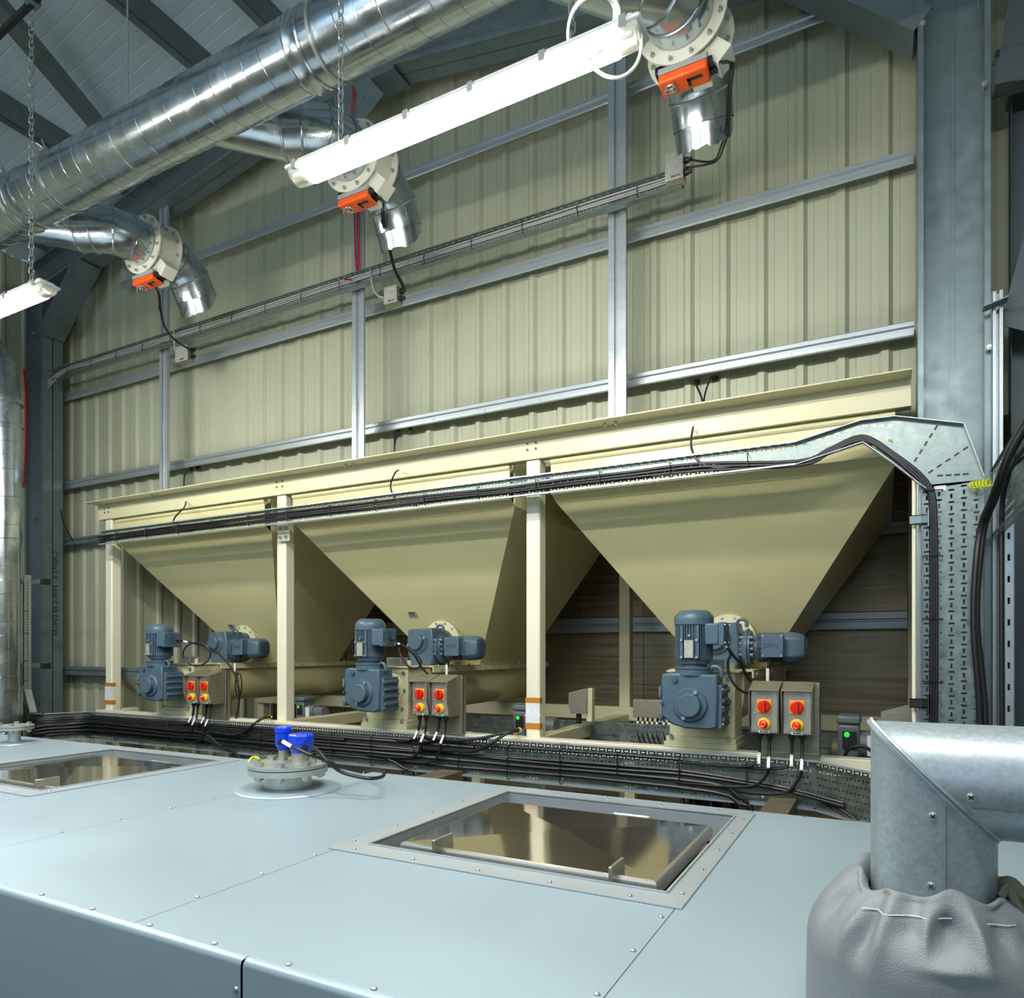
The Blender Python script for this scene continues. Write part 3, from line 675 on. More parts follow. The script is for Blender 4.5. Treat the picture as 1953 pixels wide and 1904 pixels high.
for k in (0, 1): dup(cv, (UX[k]-UX[2], 0, 0), 'cream screw conveyor under the %s hopper' % BAY[k], 'screw conveyors')
# ------------------------------------------------------------------ gear motors
def finned(mb, p, d, L, r, n=40):
    x, y, d = basis(d); p = V(p)
    mb.cyl(p, p+d*L, r*.86, 24)
    for k in range(n):
        a = 2*math.pi*k/n; c = x*math.cos(a)+y*math.sin(a); e = -x*math.sin(a)+y*math.cos(a)
        mb.obox(p+d*L/2+c*r*.92, d, c, e, L, r*.17, r*.05)
    return mb
def octcyl(mb, p, d, prof, n=24):  # rounded-square body
    p = V(p); x, y, d = basis(d); vs = []
    for t_, r in prof:
        for i in range(n):
            a = 2*math.pi*i/n; k = 1/max(abs(math.cos(a)), abs(math.sin(a)))
            k = min(k, 1.16); vs.append(p+d*t_+(x*math.cos(a)+y*math.sin(a))*r*k)
    m_ = len(prof); mb.add(vs, [(j*n+i, j*n+(i+1) % n, (j+1)*n+(i+1) % n, (j+1)*n+i) for j in range(m_-1) for i in range(n)]+[tuple(reversed(range(n))), tuple(range((m_-1)*n, m_*n))])
def lower_motor():
    cx, cy, cz = UX[2], 3.75, -.297; t = thing('gear_motor', (cx, 3.9, -.45), '', 'gear motor')
    yf = 3.80
    outline = [(-.155,.165),(-.11,.172),(.14,.165),(.145,.07),(.14,-.115),(.10,-.13),(-.03,-.128),(-.10,-.11),(-.145,-.075),(-.16,-.07),(-.16,-.03),(-.16,.11),(-.155,.165)]
    mb = MB(); mb.poly([(cx+a, yf, cz+b) for a, b in outline[:-1]], (0,1,0), .155)
    mb.box(cx-.175, cx-.155, yf-.008, yf+.12, cz+.035, cz+.10).box(cx-.175, cx-.15, yf-.008, yf+.12, cz-.095, cz-.045)
    mb.build('gearbox', M['blue'], t, bevel=.012)
    mb = MB().box(cx+.13, cx+.163, yf+.02, yf+.19, cz-.125, cz+.11)
    for k in range(4):
        z = cz+.075-.05*k; mb.lathe((cx+.163, yf+.03, z), (0,1,0), [(0,.014),(.15,.014)], 10)
    mb.build('ribbed_cover', M['blue'], t, bevel=.006)
    mb = MB()
    for z in (cz+.085, cz-.1, cz-.01):
        for y in (yf+.03, yf+.18): mb.hexnut((cx+.160, y, z), (1,0,0), .010, .012)
    build_each(mb, 'screw', M['timber'], t)
    MB().lathe((cx, yf+.01, cz), (0,-1,0), [(0,.098),(.018,.092),(.024,.086)], 48).build('output_boss', M['blue'], t)
    MB().lathe((cx, yf-.012, cz), (0,-1,0), [(0,.064),(.034,.063),(.038,.058)], 48).build('end_cap', M['blue'], t)
    mb = MB()
    for a in (65, 245): mb.hexnut((cx+.077*math.cos(math.radians(a)), yf-.014, cz+.077*math.sin(math.radians(a))), (0,-1,0), .012, .012)
    build_each(mb, 'bolt', M['bolt'], t)
    MB().cyl((cx-.085, yf, cz+.135), (cx-.085, yf-.012, cz+.135), .016, 16).cyl((cx-.155, yf, cz+.005), (cx-.155, yf-.016, cz+.005), .009, 12).build('plugs', M['blue_d'], t)
    MB().lathe((cx, yf+.15, cz), (0,1,0), [(0,.10),(.03,.10),(.04,.125),(.058,.125),(.058,.09)], 40).build('flange', M['blue_d'], t)
    mb = MB()
    for a in range(20, 380, 60): mb.hexnut((cx+.108*math.cos(math.radians(a)), yf+.188, cz+.108*math.sin(math.radians(a))), (0,-1,0), .012, .014)
    build_each(mb, 'bolt', M['bolt'], t)
    mb = MB(); pts = [(cx+.12+.035*math.cos(a), yf+.06, cz+.168+.04*math.sin(a)) for a in np.linspace(-.4, math.pi+.4, 9)]
    mb.tube(pts, .011, 8); mb.build('lifting_eye', M['blue'], t)
    mx = cx+.0; my = yf+.085
    MB().lathe((mx, my, cz+.16), (0,0,1), [(0,.10),(.03,.10),(.035,.105),(.045,.105),(.047,.07),(.062,.068),(.062,.085),(.085,.09)], 40).build('adapter', M['blue'], t)
    mb = MB(); finned(mb, (mx, my, cz+.245), (0,0,1), .19, .101, 44); mb.box(mx-.05, mx-.035, my-.105, my-.08, cz+.25, cz+.43).box(mx+.035, mx+.05, my-.105, my-.08, cz+.25, cz+.43)
    mb.lathe((mx, my, cz+.24), (0,0,1), [(0,.085),(.012,.095),(.03,.094)], 40); mb.build('motor_body', M['blue'], t, smooth=.5)
    MB().lathe((mx, my, cz+.435), (0,0,1), [(0,.098),(0,.105),(.03,.106),(.045,.104),(.07,.085),(.078,.07),(.078,.0)], 48).build('fan_cover', M['blue'], t, label='domed fan cover')
    tb = MB().box(mx+.075, mx+.150, my-.085, my+.055, cz+.325, cz+.44).build('terminal_box', M['blue'], t, bevel=.008)
    MB().box(mx+.150, mx+.178, my-.09, my+.06, cz+.32, cz+.445).build('terminal_lid', M['blue'], tb, bevel=.004)
    text('lettering', 'SEW', .045, (mx+.179, my-.015, cz+.38), (math.pi/2, math.pi/2, math.pi/2), M['blue_d'], tb, .001)
    mb = MB()
    for y in (my-.075, my+.045):
        for z in (cz+.335, cz+.43): mb.cyl((mx+.176, y, z), (mx+.184, y, z), .006, 8)
    build_each(mb, 'screw', M['bolt'], tb)
    MB().box(mx-.025, mx+.022, my-.115, my-.104, cz+.255, cz+.35).build('nameplate', M['plate'], t, label='light metal nameplate')
    mb = MB()
    for x in (mx-.042, mx+.04):
        for z in (cz+.258, cz+.35): mb.cyl((x, my-.116, z), (x, my-.10, z), .007, 8)
    mb.cyl((mx, my-.116, cz+.375), (mx, my-.10, cz+.375), .007, 8); build_each(mb, 'stud', M['bolt'], t)
    return t
def upper_motor():
    cx, cz = UX[2]+.0, .045; yf = 4.45; t = thing('gear_motor', (cx+.15, 4.6, -.1), '', 'gear motor')
    mb = MB(); mb.poly([(cx-.095,yf,cz+.115),(cx+.125,yf,cz+.125),(cx+.14,yf,cz+.03),(cx+.14,yf,cz-.10),(cx+.12,yf,cz-.17),(cx-.06,yf,cz-.16),(cx-.095,yf,cz-.08)], (0,1,0), .20)
    mb.box(cx-.05, cx+.06, yf-.012, yf+.1, cz-.175, cz-.145); mb.build('gearbox', M['blue'], t, bevel=.012)
    MB().lathe((cx, yf+.01, cz+.02), (0,-1,0), [(0,.098),(.018,.092),(.024,.086)], 48).build('output_boss', M['blue'], t)
    MB().lathe((cx, yf-.012, cz+.02), (0,-1,0), [(0,.064),(.03,.063),(.034,.058)], 48).build('end_cap', M['blue'], t)
    mb = MB()
    for a in (20, 200): mb.hexnut((cx+.078*math.cos(math.radians(a)), yf-.014, cz+.02+.078*math.sin(math.radians(a))), (0,-1,0), .012, .012)
    build_each(mb, 'bolt', M['bolt'], t)
    mb = MB()
    for k in range(4): mb.lathe((cx+.10, yf+.02, cz+.03-.035*k), (1,0,0), [(0,.010),(.12,.013)], 10)
    mb.build('ribs', M['blue'], t)
    mb = MB(); mb.tube([(cx+.14+.032*math.cos(a), yf+.1, cz+.115+.032*math.sin(a)) for a in np.linspace(-.6, math.pi+.4, 9)], .011, 8); mb.build('lifting_eye', M['blue'], t)
    ax, ay, az = cx+.12, yf+.10, cz-.03
    MB().lathe((ax, ay, az), (1,0,0), [(0,.07),(.03,.095),(.05,.115),(.064,.118),(.066,.105),(.08,.105),(.085,.075),(.12,.07)], 44).build('adapter', M['blue'], t)
    mb = MB(); finned(mb, (ax+.12, ay, az), (1,0,0), .15, .09, 44); mb.build('motor_body', M['blue'], t, smooth=.5)
    fc = MB(); octcyl(fc, (ax+.265, ay, az), (1,0,0), [(0,.088),(.03,.092),(.06,.092),(.10,.083),(.125,.068),(.13,.05)]); fo = fc.build('fan_cover', M['blue'], t, bevel=.004)
    mb = MB(); mb.lathe((ax+.3955, ay, az), (1,0,0), [(0,.052),(.001,.052)], 28); g = mb.build('grille', M['dark'], fo)
    mb = MB()
    for k in range(9):
        o_ = -.044+.011*k; L_ = math.sqrt(max(0,.052**2-o_**2)); mb.box(ax+.396, ax+.399, ay-L_, ay+L_, az+o_-.0018, az+o_+.0018); mb.box(ax+.396, ax+.399, ay+o_-.0018, ay+o_+.0018, az-L_, az+L_)
    mb.build('grille_bars', M['blue'], g)
    tb = MB().box(ax+.16, ax+.275, ay-.135, ay-.07, az-.055, az+.075).build('terminal_box', M['blue'], t, bevel=.006)
    MB().box(ax+.155, ax+.28, ay-.148, ay-.135, az-.06, az+.08).build('terminal_lid', M['blue'], tb, bevel=.003)
    text('lettering', 'SEW', .042, (ax+.215, ay-.149, az+.01), (math.pi/2, 0, 0), M['blue_d'], tb, .0012, bold=.0008)
    mb = MB()
    for x in (ax+.165, ax+.27):
        for z in (az-.05, az+.07): mb.cyl((x, ay-.152, z), (x, ay-.146, z), .006, 8)
    build_each(mb, 'screw', M['bolt'], tb)
    MB().cyl((ax+.20, ay-.10, az-.055), (ax+.20, ay-.10, az-.09), .015, 10).build('gland', M['dark'], tb)
    MB().cyl((ax-.08, yf+.2, cz+.02), (ax-.08, 4.76, cz+.02), .10, 32).build('hollow_shaft_flange', M['blue_d'], t)
    return t
lm = lower_motor(); lm['label'] = 'blue gear motor with upright motor on the right conveyor housing, nearest the camera'
dup(lm, (UX[0]-UX[2], 0, 0), 'blue gear motor with upright motor at far left, beside the taped post', 'upright gear motors')
dup(lm, (UX[1]-UX[2], 0, 0), 'blue gear motor with upright motor in front of the middle hopper', 'upright gear motors')
um = upper_motor(); um['label'] = 'blue gear motor with sideways motor at the tip of the right hopper'
dup(um, (UX[0]-UX[2], 0, 0), 'blue gear motor with sideways motor at the tip of the left hopper', 'sideways gear motors')
dup(um, (UX[1]-UX[2], 0, 0), 'blue gear motor with sideways motor at the tip of the middle hopper', 'sideways gear motors')
# ------------------------------------------------------------------ isolators on their stands
def isolator(x0):
    w_, h_ = .140, .225; z1 = -.212; z0 = z1-h_; y0, y1 = 3.87, 3.985
    t = thing('isolator_box', (x0+w_/2, 3.92, z0), '', 'switch box')
    mb = MB(); mb.hexa([(x0,y0+.0,z0),(x0+w_,y0,z0),(x0+w_,y1,z0),(x0,y1,z0),(x0,y0,z1),(x0+w_,y0,z1),(x0+w_,y1,z1+.035),(x0,y1,z1+.035)]); mb.build('housing', M['steelb'], t, bevel=.003)
    mb = MB()   # weather hood: top and two cheeks
    mb.poly([(x0-.004,y0-.035,z1+.0),(x0+w_+.004,y0-.035,z1+.0),(x0+w_+.004,y1,z1+.042),(x0-.004,y1,z1+.042)], (0,0,1), .003)
    for X in (x0-.004, x0+w_+.001): mb.poly([(X,y0-.035,z1),(X,y1,z1+.042),(X,y1,z0),(X,y0,z0),(X,y0-.035,z0+.10)], (1,0,0), .003)
    mb.build('hood', M['steelb'], t)
    fp = MB().box(x0+.004, x0+w_-.004, y0-.006, y0, z0+.004, z1-.002).build('front_panel', M['steel'], t, bevel=.002)
    mb = MB()
    for x in (x0+.02, x0+w_-.02):
        for z in (z0+.018, z0+.105, z1-.02): mb.cyl((x, y0-.010, z), (x, y0-.004, z), .005, 10)
    build_each(mb, 'screw', M['bolt'], fp)
    cx = x0+w_/2; zs = z1-.082; sw = MB().box(cx-.036, cx+.036, y0-.012, y0-.006, zs-.036, zs+.036).build('rotary_switch', M['ora2'], t, bevel=.003, label='amber square plate with red rotary handle')
    MB().lathe((cx, y0-.012, zs), (0,-1,0), [(0,.033),(.014,.031),(.018,.028)], 32).box(cx-.008, cx+.008, y0-.045, y0-.028, zs-.031, zs+.031).build('handle', M['red'], sw, bevel=.002)
    ze = z0+.052; st_ = MB().lathe((cx, y0-.006, ze), (0,-1,0), [(0,.032),(.012,.031),(.014,.022)], 32).build('stop_button', M['yel'], t, label='yellow ring with red mushroom button')
    mb = MB().lathe((cx, y0-.018, ze), (0,-1,0), [(0,.012),(.012,.012),(.014,.02),(.024,.021),(.032,.016),(.034,.0)], 28); mb.build('mushroom', M['redm'], st_)
    mb = MB()
    for a0 in (.5, .5+math.pi): mb.tube([(cx+.013*math.cos(a), y0-.0495, ze+.013*math.sin(a)) for a in np.linspace(a0, a0+1.3, 6)], .002, 5)
    mb.build('arrow_marks', M['white'], st_)
    lb = MB().box(cx-.026, cx+.026, y0-.0085, y0-.006, z0+.002, z0+.016).build('name_label', M['white'], t)
    text('lettering', 'Electrix', .0135, (cx, y0-.009, z0+.009), (math.pi/2, 0, 0), M['dark'], lb, .0003, bold=.0005)
    for x, y in ((cx-.028, y0+.03), (cx+.022, y0+.03)):
        MB().cyl((x, y, z0), (x, y, z0-.018), .018, 8).cyl((x, y, z0-.018), (x, y, z0-.05), .014, 12, .008).build('gland', M['dark'], t)
    return t, x0, z0, y0
def stand(x0, x1, lb):
    t = thing('isolator_stand', ((x0+x1)/2, 4.0, -.56), lb, 'stand')
    MB().poly([(x0,3.99,-.56),(x1,3.99,-.56),(x1,3.99,-.17),(x0,3.99,-.17)], (0,1,0), .004).box(x1-.003, x1, 3.99, 4.03, -.56, -.17).box(x0, x0+.003, 3.99, 4.03, -.56, -.17).build('back_plate', M['steelb'], t)
    MB().box(x0, x1, 3.99, 4.1, -.562, -.556).build('foot', M['creamf'], t)
iso, ix, iz, iy = isolator(-.617)
IS = [[-5.065, -4.91], [-2.800, -2.643], [-.617, -.457]]
first = True; ISOX = []
for k in range(3):
    stand(IS[k][0]+.03, IS[k][1]+.17, 'stainless back plate standing behind the %s pair of switch boxes' % BAY[k])
    for j in range(2):
        lb = '%s switch box of the pair by the %s gear motor' % (('left', 'right')[j], BAY[k])
        if k == 2 and j == 0: iso['label'] = lb; iso['group'] = 'isolator switch boxes'
        else: dup(iso, (IS[k][j]-ix, 0, 0), lb, 'isolator switch boxes')
        ISOX.append((k, j, IS[k][j]+.07))
# ------------------------------------------------------------------ big lower cable tray in front of the frame base
TY = 3.92; TZ1 = -.572; TZ0 = -.812
def tray_panel(mb, p0, p1, z0, z1, rows=7, lip=.028, side=None, p=.05):
    p0 = V(p0); p1 = V(p1); ux = (p1-p0); L = ux.length; ux.normalize(); nrm_ = ux.cross(V(0,0,1)); 
    mb.slots((p0.x, p0.y, z0), ux, (0,0,1), L, z1-z0, p=p, rows=rows)
def tray_lip(mb, p0, p1, z, lip=.03, up=1):
    p0 = V(p0); p1 = V(p1); ux = (p1-p0); L = ux.length; ux.normalize(); n_ = V(ux.y, -ux.x, 0)
    if n_.y > 0: n_ = -n_
    c = (p0+p1)/2
    mb.obox((c.x+n_.x*lip/2, c.y+n_.y*lip/2, z), ux, n_, (0,0,1), L, lip, .002)
    mb.obox((c.x+n_.x*lip, c.y+n_.y*lip, z+up*.004), ux, n_, (0,0,1), L, .003, .010)
t = thing('cable_tray', (-3.4, TY, TZ0), 'wide perforated cable tray full of black cables along the frame base', 'cable tray')
plan = [(-6.83, 3.60), (-6.62, 3.60), (-6.48, TY), (-.30, TY), (.02, 3.62)]
for i in range(len(plan)-1):
    mb = MB(); tray_panel(mb, (*plan[i], 0), (*plan[i+1], 0), TZ0, TZ1); mb.build('tray_base', M['tray'], t, flat=True)
    mb = MB(); tray_lip(mb, (*plan[i], 0), (*plan[i+1], 0), TZ1); tray_lip(mb, (*plan[i], 0), (*plan[i+1], 0), TZ0, up=-1); mb.build('tray_lip', M['rail'], t, flat=True)
mb = MB()
for u in (1073, 1252, 1402, 1455):
    x = R(u, 1420, 'y', TY).x
    for z in (TZ1-.02, TZ0+.03): mb.dome((x, TY, z), (0,-1,0), .009, .006)
mb.box(R(1066,1410,'y',TY-.03).x, R(1082,1410,'y',TY-.03).x, TY-.034, TY, TZ1+.002, TZ1+.008)
build_each(mb, 'bolt', M['bolt'], t)
for u in (455, 780, 1425):      # tee-offs going down to the machine
    xa = R(u-10, 1500, 'y', TY).x; xb = R(u+38, 1500, 'y', TY).x
    mb = MB().slots((xa, TY-.004, TZ0-.55), (0,0,1), (1,0,0), .56, xb-xa, rows=3); mb.box(xa-.002, xa, TY-.035, TY, TZ0-.55, TZ0); mb.box(xb, xb+.002, TY-.035, TY, TZ0-.55, TZ0)
    mb.build('drop_tray', M['tray'], t, flat=True)
# left vertical tray
t = thing('cable_tray', (-6.93, 3.62, -.3), 'short upright cable tray on the left column with a bunch of cables', 'cable tray')
xv = R(55, 1200, 'y', 3.6).x
mb = MB().slots((xv-.20, 3.62, -.30), (0,0,1), (1,0,0), .98, .20, rows=5); mb.build('tray_base', M['tray'], t, flat=True)
mb = MB().slots((xv, 3.56, -.36), (0,0,1), (0,1,0), 1.04, .06, rows=1); mb.poly([(xv,3.56,-.36),(xv,3.62,-.36),(xv+.09,3.62,-.56),(xv+.09,3.56,-.56)], (1,0,0), .003)
mb.build('tray_side', M['rail'], t, flat=True)
for z in (.62, -.14):
    MB().beam((xv+.01, 3.64, z), (xv+.16, 3.64, z), (0,1,0), (0,0,1), [(-.02,-.02,.02,-.02),(-.02,.02,.02,.02),(-.02,-.02,-.02,.02)], .003).build('bracket', M['galv'], t)
    MB().box(xv+.16, xv+.22, 3.61, 3.67, z-.03, z+.02).build('bracket_end', M['dark'], t)
# cables along the tray
CN = ['uppermost', 'second', 'third', 'fourth', 'fifth', 'sixth', 'seventh', 'eighth']
rows_ = [.040, .056, .074, .104, .119, .146, .172, .190]
def plan_y(x):
    for (xa, ya), (xb, yb) in zip(plan[:-1], plan[1:]):
        if xa <= x <= xb: return ya+(yb-ya)*(x-xa)/(xb-xa)
    return plan[0][1] if x < plan[0][0] else plan[-1][1]
ends = [(None, None)]*8
for k, dz in enumerate(rows_):
    r = [.010, .011, .009, .012, .0105, .012, .0105, .0115][k]; xe = [-.75, -2.1, -3.2, 0.0, -.02, -1.28, -2.55, -1.35][k]
    pts = [(xv-.03-.022*k, 3.58, .62-.012*k), (xv-.03-.022*k, 3.57, .1), (xv-.028-.020*k, 3.565, -.30), (xv+.0-.012*k, 3.56, -.47-.014*k), (xv+.10, 3.55, TZ1-dz+.004), (-6.66, 3.555, TZ1-dz), (-6.575, 3.66, TZ1-dz+.002), (-6.50, 3.83, TZ1-dz+.002)]
    x = -6.38
    while x < xe-.1:
        drop = 0
        if k in (3, 4) and x > -.9: drop = (x+.9)*.10
        pts.append((x, plan_y(x)-.018-.004*(k % 3)+wob(x*1.3, k, .004), TZ1-dz+wob(x*1.1, k+3, .012)*(1 if k > 2 else .5)-drop)); x += .27
    if k in (3, 4): pts += [(-.28, TY-.03, TZ1-dz-.07), (-.12, 3.74, TZ1-dz-.13), (.0, 3.62, TZ1-dz-.24)]
    elif k in (5, 6, 7):
        sx = {5: 1425, 6: 455, 7: 1425}[k]; sx = R(sx+16-(4 if k == 5 else 0), 1500, 'y', TY).x
        if k == 6: sx = R(795, 1480, 'y', TY).x
        pts = [p for p in pts if p[0] < sx-.33]+[(sx-.22, TY-.03, TZ1-dz-.01), (sx-.08, TY-.035, TZ1-dz-.06), (sx-.01, TY-.03, TZ0-.06), (sx+.01, TY-.025, TZ0-.5)]
    tag(MB().tube(pts, r, 8, smooth=3).build('power_cable', M['black']), 'black cable, %s of those clipped along the wide tray' % CN[k], 'cable', None)
for k in range(3):
    pts = [(xv-.02-.02*k, 3.545, .60), (xv-.02-.018*k, 3.54, 0), (xv-.01-.016*k, 3.535, -.32), (xv+.03, 3.53, -.50-.02*k), (-6.67, 3.53, TZ1-.10-.03*k), (-6.59, 3.61, TZ1-.10-.03*k), (-6.51, 3.79, TZ1-.10-.03*k)]
    sx = R(465, 1450, 'y', TY).x
    x = -6.38
    while x < sx-.33: pts.append((x, plan_y(x)-.045, TZ1-.095-.030*k+wob(x, k+20, .02))); x += .3
    pts += [(sx-.2, TY-.045, TZ1-.20), (sx-.07, TY-.04, TZ0+.01), (sx-.01+.012*k, TY-.03, TZ0-.1), (sx+.012*k, TY-.03, TZ0-.5)]
    tag(MB().tube(pts, .012, 8, smooth=3).build('power_cable', M['black']), 'black cable in the front layer, %s one turning down left of the blue sensors' % ('first', 'second', 'third')[k], 'cable')
mb = MB(); x = -6.4
while x < -.4:
    for z0, z1 in ((.028, .095), (.105, .155), (.16, .235)):
        if z0 > .15 and x > -1.5: continue
        mb.tube([(x, plan_y(x)-.004, TZ1-z0), (x, plan_y(x)-.042, TZ1-z0-.006), (x+.003, plan_y(x)-.044, TZ1-z1), (x+.003, plan_y(x)-.004, TZ1-z1-.004)], .003, 5)
    x += .36
mb.tube([(xv-.2, 3.6, .35), (xv-.2, 3.52, .35), (xv, 3.52, .35), (xv, 3.6, .35)], .003, 5)
for z in (.15, -.1, -.28): mb.tube([(xv-.2, 3.6, z), (xv-.2, 3.525, z), (xv, 3.525, z), (xv, 3.6, z)], .003, 5)
tag(mb.build('cable_ties', M['tie']), 'black cable ties holding the cables on the wide tray', 'cable ties', kind='stuff')
# cables leaving the isolators, white tags on them
for n_, (k, j, cx) in enumerate(ISOX):
    side = ('left', 'right')[j]
    for e, (dx, lg) in enumerate(((-.028, 'short'), (.022, 'long'))):
        x = cx+dx; s = -1
        z = iz-.05
        sh = .0 if k == 2 else -.03
        if e == 0: pts = [(x, 3.90, z), (x+sh*.4, 3.90, z-.05), (x+sh, 3.885, z-.10), (x+sh-.06, 3.885, TZ1-.045), (x+sh-.20, 3.90, TZ1-.055), (x+sh-.42, 3.90, TZ1-.05)]
        else: pts = [(x, 3.90, z), (x, 3.89, z-.06), (x+sh*.3, 3.86, z-.12), (x+sh*.3-.01, 3.865, TZ1-.08), (x-.08, 3.87, TZ1-.145-.02*j), (x-.25, 3.88, TZ1-.165-.02*j), (x-.5, 3.89, TZ1-.165)]
        c = tag(MB().tube(pts, .0085, 7, smooth=6).build('isolator_cable', M['black']), '%s black cable below the %s switch box of the %s pair' % (lg, side, BAY[k]), 'cable')
        a = V(pts[1]); b_ = V(pts[2]); d = (b_-a).normalized(); xx = V(1,0,0); nn = d.cross(xx).normalized(); xx = nn.cross(d)
        mb = MB().obox((a+b_)/2+V(0,-.012,-.01), xx, nn, d, .016, .006, .062)
        tgx = mb.build('cable_tag', M['white'], c, bevel=.002, label='white cable tag')
        MB().obox((a+b_)/2+V(0,-.0155,-.01)+d*-.026, xx, nn, d, .006, .001, .004).obox((a+b_)/2+V(0,-.0155,-.01)+d*.026, xx, nn, d, .006, .001, .004).build('tag_marks', M['dark'], tgx)
# motor cables with their loops
LM = [((322,1222),(352,1223),(372,1228),(408,1240),(436,1268),(449,1290),(456,1320),(455,1345),(450,1372)),
      ((740,1216),(756,1225),(770,1232),(790,1250),(801,1268),(808,1278),(818,1288)),
      ((1376,1222),(1390,1238),(1402,1255),(1415,1268),(1421,1285),(1432,1300))]
LP = [(375,1248,26,22,0), (779,1253,19,24,.5), (1399,1272,12,27,.45)]
for k in range(3):
    ys = np.linspace(3.86, 4.02, len(LM[k])) if k else np.linspace(3.9, 4.03, len(LM[k]))
    mb = MB().tube([q(u, v, y) for (u, v), y in zip(LM[k], ys)], .0075, 7, smooth=5)
    u0, v0, a_, b_, rt = LP[k]
    if k == 2: mb.tube([q(1376,1222,3.86), q(1393,1246,3.88), q(1388,1262,3.88), q(1390,1285,3.88), q(1402,1308,3.88), q(1418,1320,3.9), q(1431,1323,3.93)], .0075, 7, smooth=5)
    elif k == 1: mb.tube([q(760,1235,3.88), q(765,1252,3.88), q(780,1272,3.88), q(797,1274,3.9), q(803,1262,3.9), q(790,1245,3.9), q(772,1232,3.9)], .0075, 7, smooth=5)
    else: mb.tube([q(u0+a_*math.cos(t_), v0+b_*math.sin(t_), 3.92+.02*math.sin(t_)) for t_ in np.linspace(0, 2*math.pi, 13)[:-1]], .0065, 7, closed=True, smooth=4)
    c = tag(mb.build('motor_cable', M['black']), 'looped black cable from the upright motor of the %s conveyor' % BAY[k], 'cable')
    a = q(*LM[k][0 if k == 2 else 1], 3.86 if k == 2 else 3.9); b2 = q(*LM[k][2], 3.9)
    d = (b2-a).normalized(); nn = V(0,-1,0); xx = d.cross(nn).normalized()
    MB().obox(a+(b2-a)*.2+V(0,-.01,0), xx, nn, d, .014, .006, .055).build('cable_tag', M['white'], c, bevel=.002, label='white cable tag')
UMC = [((448,1250),(448,1262),(448,1275),(452,1290),(455,1300)), ((857,1255),(855,1268),(852,1280),(856,1288)), ((1466,1262),(1466,1278),(1464,1290),(1474,1296))]
for k in range(3):
    mb = MB().tube([q(u, v, 4.33) for u, v in UMC[k]], .0075, 7, smooth=5)
    if k == 0: mb.tube([q(455+6*math.cos(t_), 1306+22*math.sin(t_), 4.1) for t_ in np.linspace(0, 2*math.pi, 13)[:-1]], .006, 6, closed=True, smooth=3)
    c = tag(mb.build('motor_cable', M['black']), 'short black cable under the sideways motor of the %s hopper' % BAY[k], 'cable')
    p_ = q(*UMC[k][2], 4.31); MB().box(p_.x-.009, p_.x+.009, p_.y-.004, p_.y+.002, p_.z-.03, p_.z+.045).build('cable_tag', M['white'], c, bevel=.002, label='white cable tag')
cab([q(515,1368,4.0), q(500,1371,3.93), q(480,1385,3.88), q(462,1398,3.87), q(440,1402,3.87), q(400,1396,3.88)], .011, 'power_cable', 'black', 'black cable passing behind the second post onto the wide tray')
cab([q(990,1392,3.99), q(965,1400,3.92), q(935,1420,3.87), q(905,1433,3.87), q(860,1432,3.87), q(800,1428,3.88)], .011, 'power_cable', 'black', 'thick black cable crossing the wide tray beside the taped third post')
cab([q(990,1394,3.99), q(962,1398,3.92), q(920,1408,3.88), q(870,1412,3.88), q(810,1406,3.89)], .010, 'power_cable', 'black', 'thinner black cable crossing the wide tray beside the taped third post')
def coil(pa, pb, r, turns, label):
    pa = V(pa); pb = V(pb); x, y, d = basis(pb-pa); L = (pb-pa).length; N_ = turns*10
    return tag(MB().tube([pa+d*L*i/N_+(x*math.cos(2*math.pi*i/10)+y*math.sin(2*math.pi*i/10))*r for i in range(N_+1)], .0035, 5).build('earth_wire', M['gy']), label, 'wire')
coil(q(500,1373,4.0), q(518,1366,4.05), .012, 4, 'coiled yellow earth wire at the foot of the second post')
coil(q(978,1398,3.98), q(994,1391,4.05), .014, 4, 'coiled yellow earth wire at the foot of the taped third post')
coil(q(1853,926,3.93), q(1890,920,3.80), .016, 6, 'coiled yellow-green earth wire at the top of the tall tray')
cab([q(470,1462,2.66), q(477,1449,2.69), q(485,1444,2.70), q(494,1448,2.66), q(498,1460,2.6)], .006, 'earth_wire', 'gy', 'yellow earth wire behind the bolted blue sensor flange')
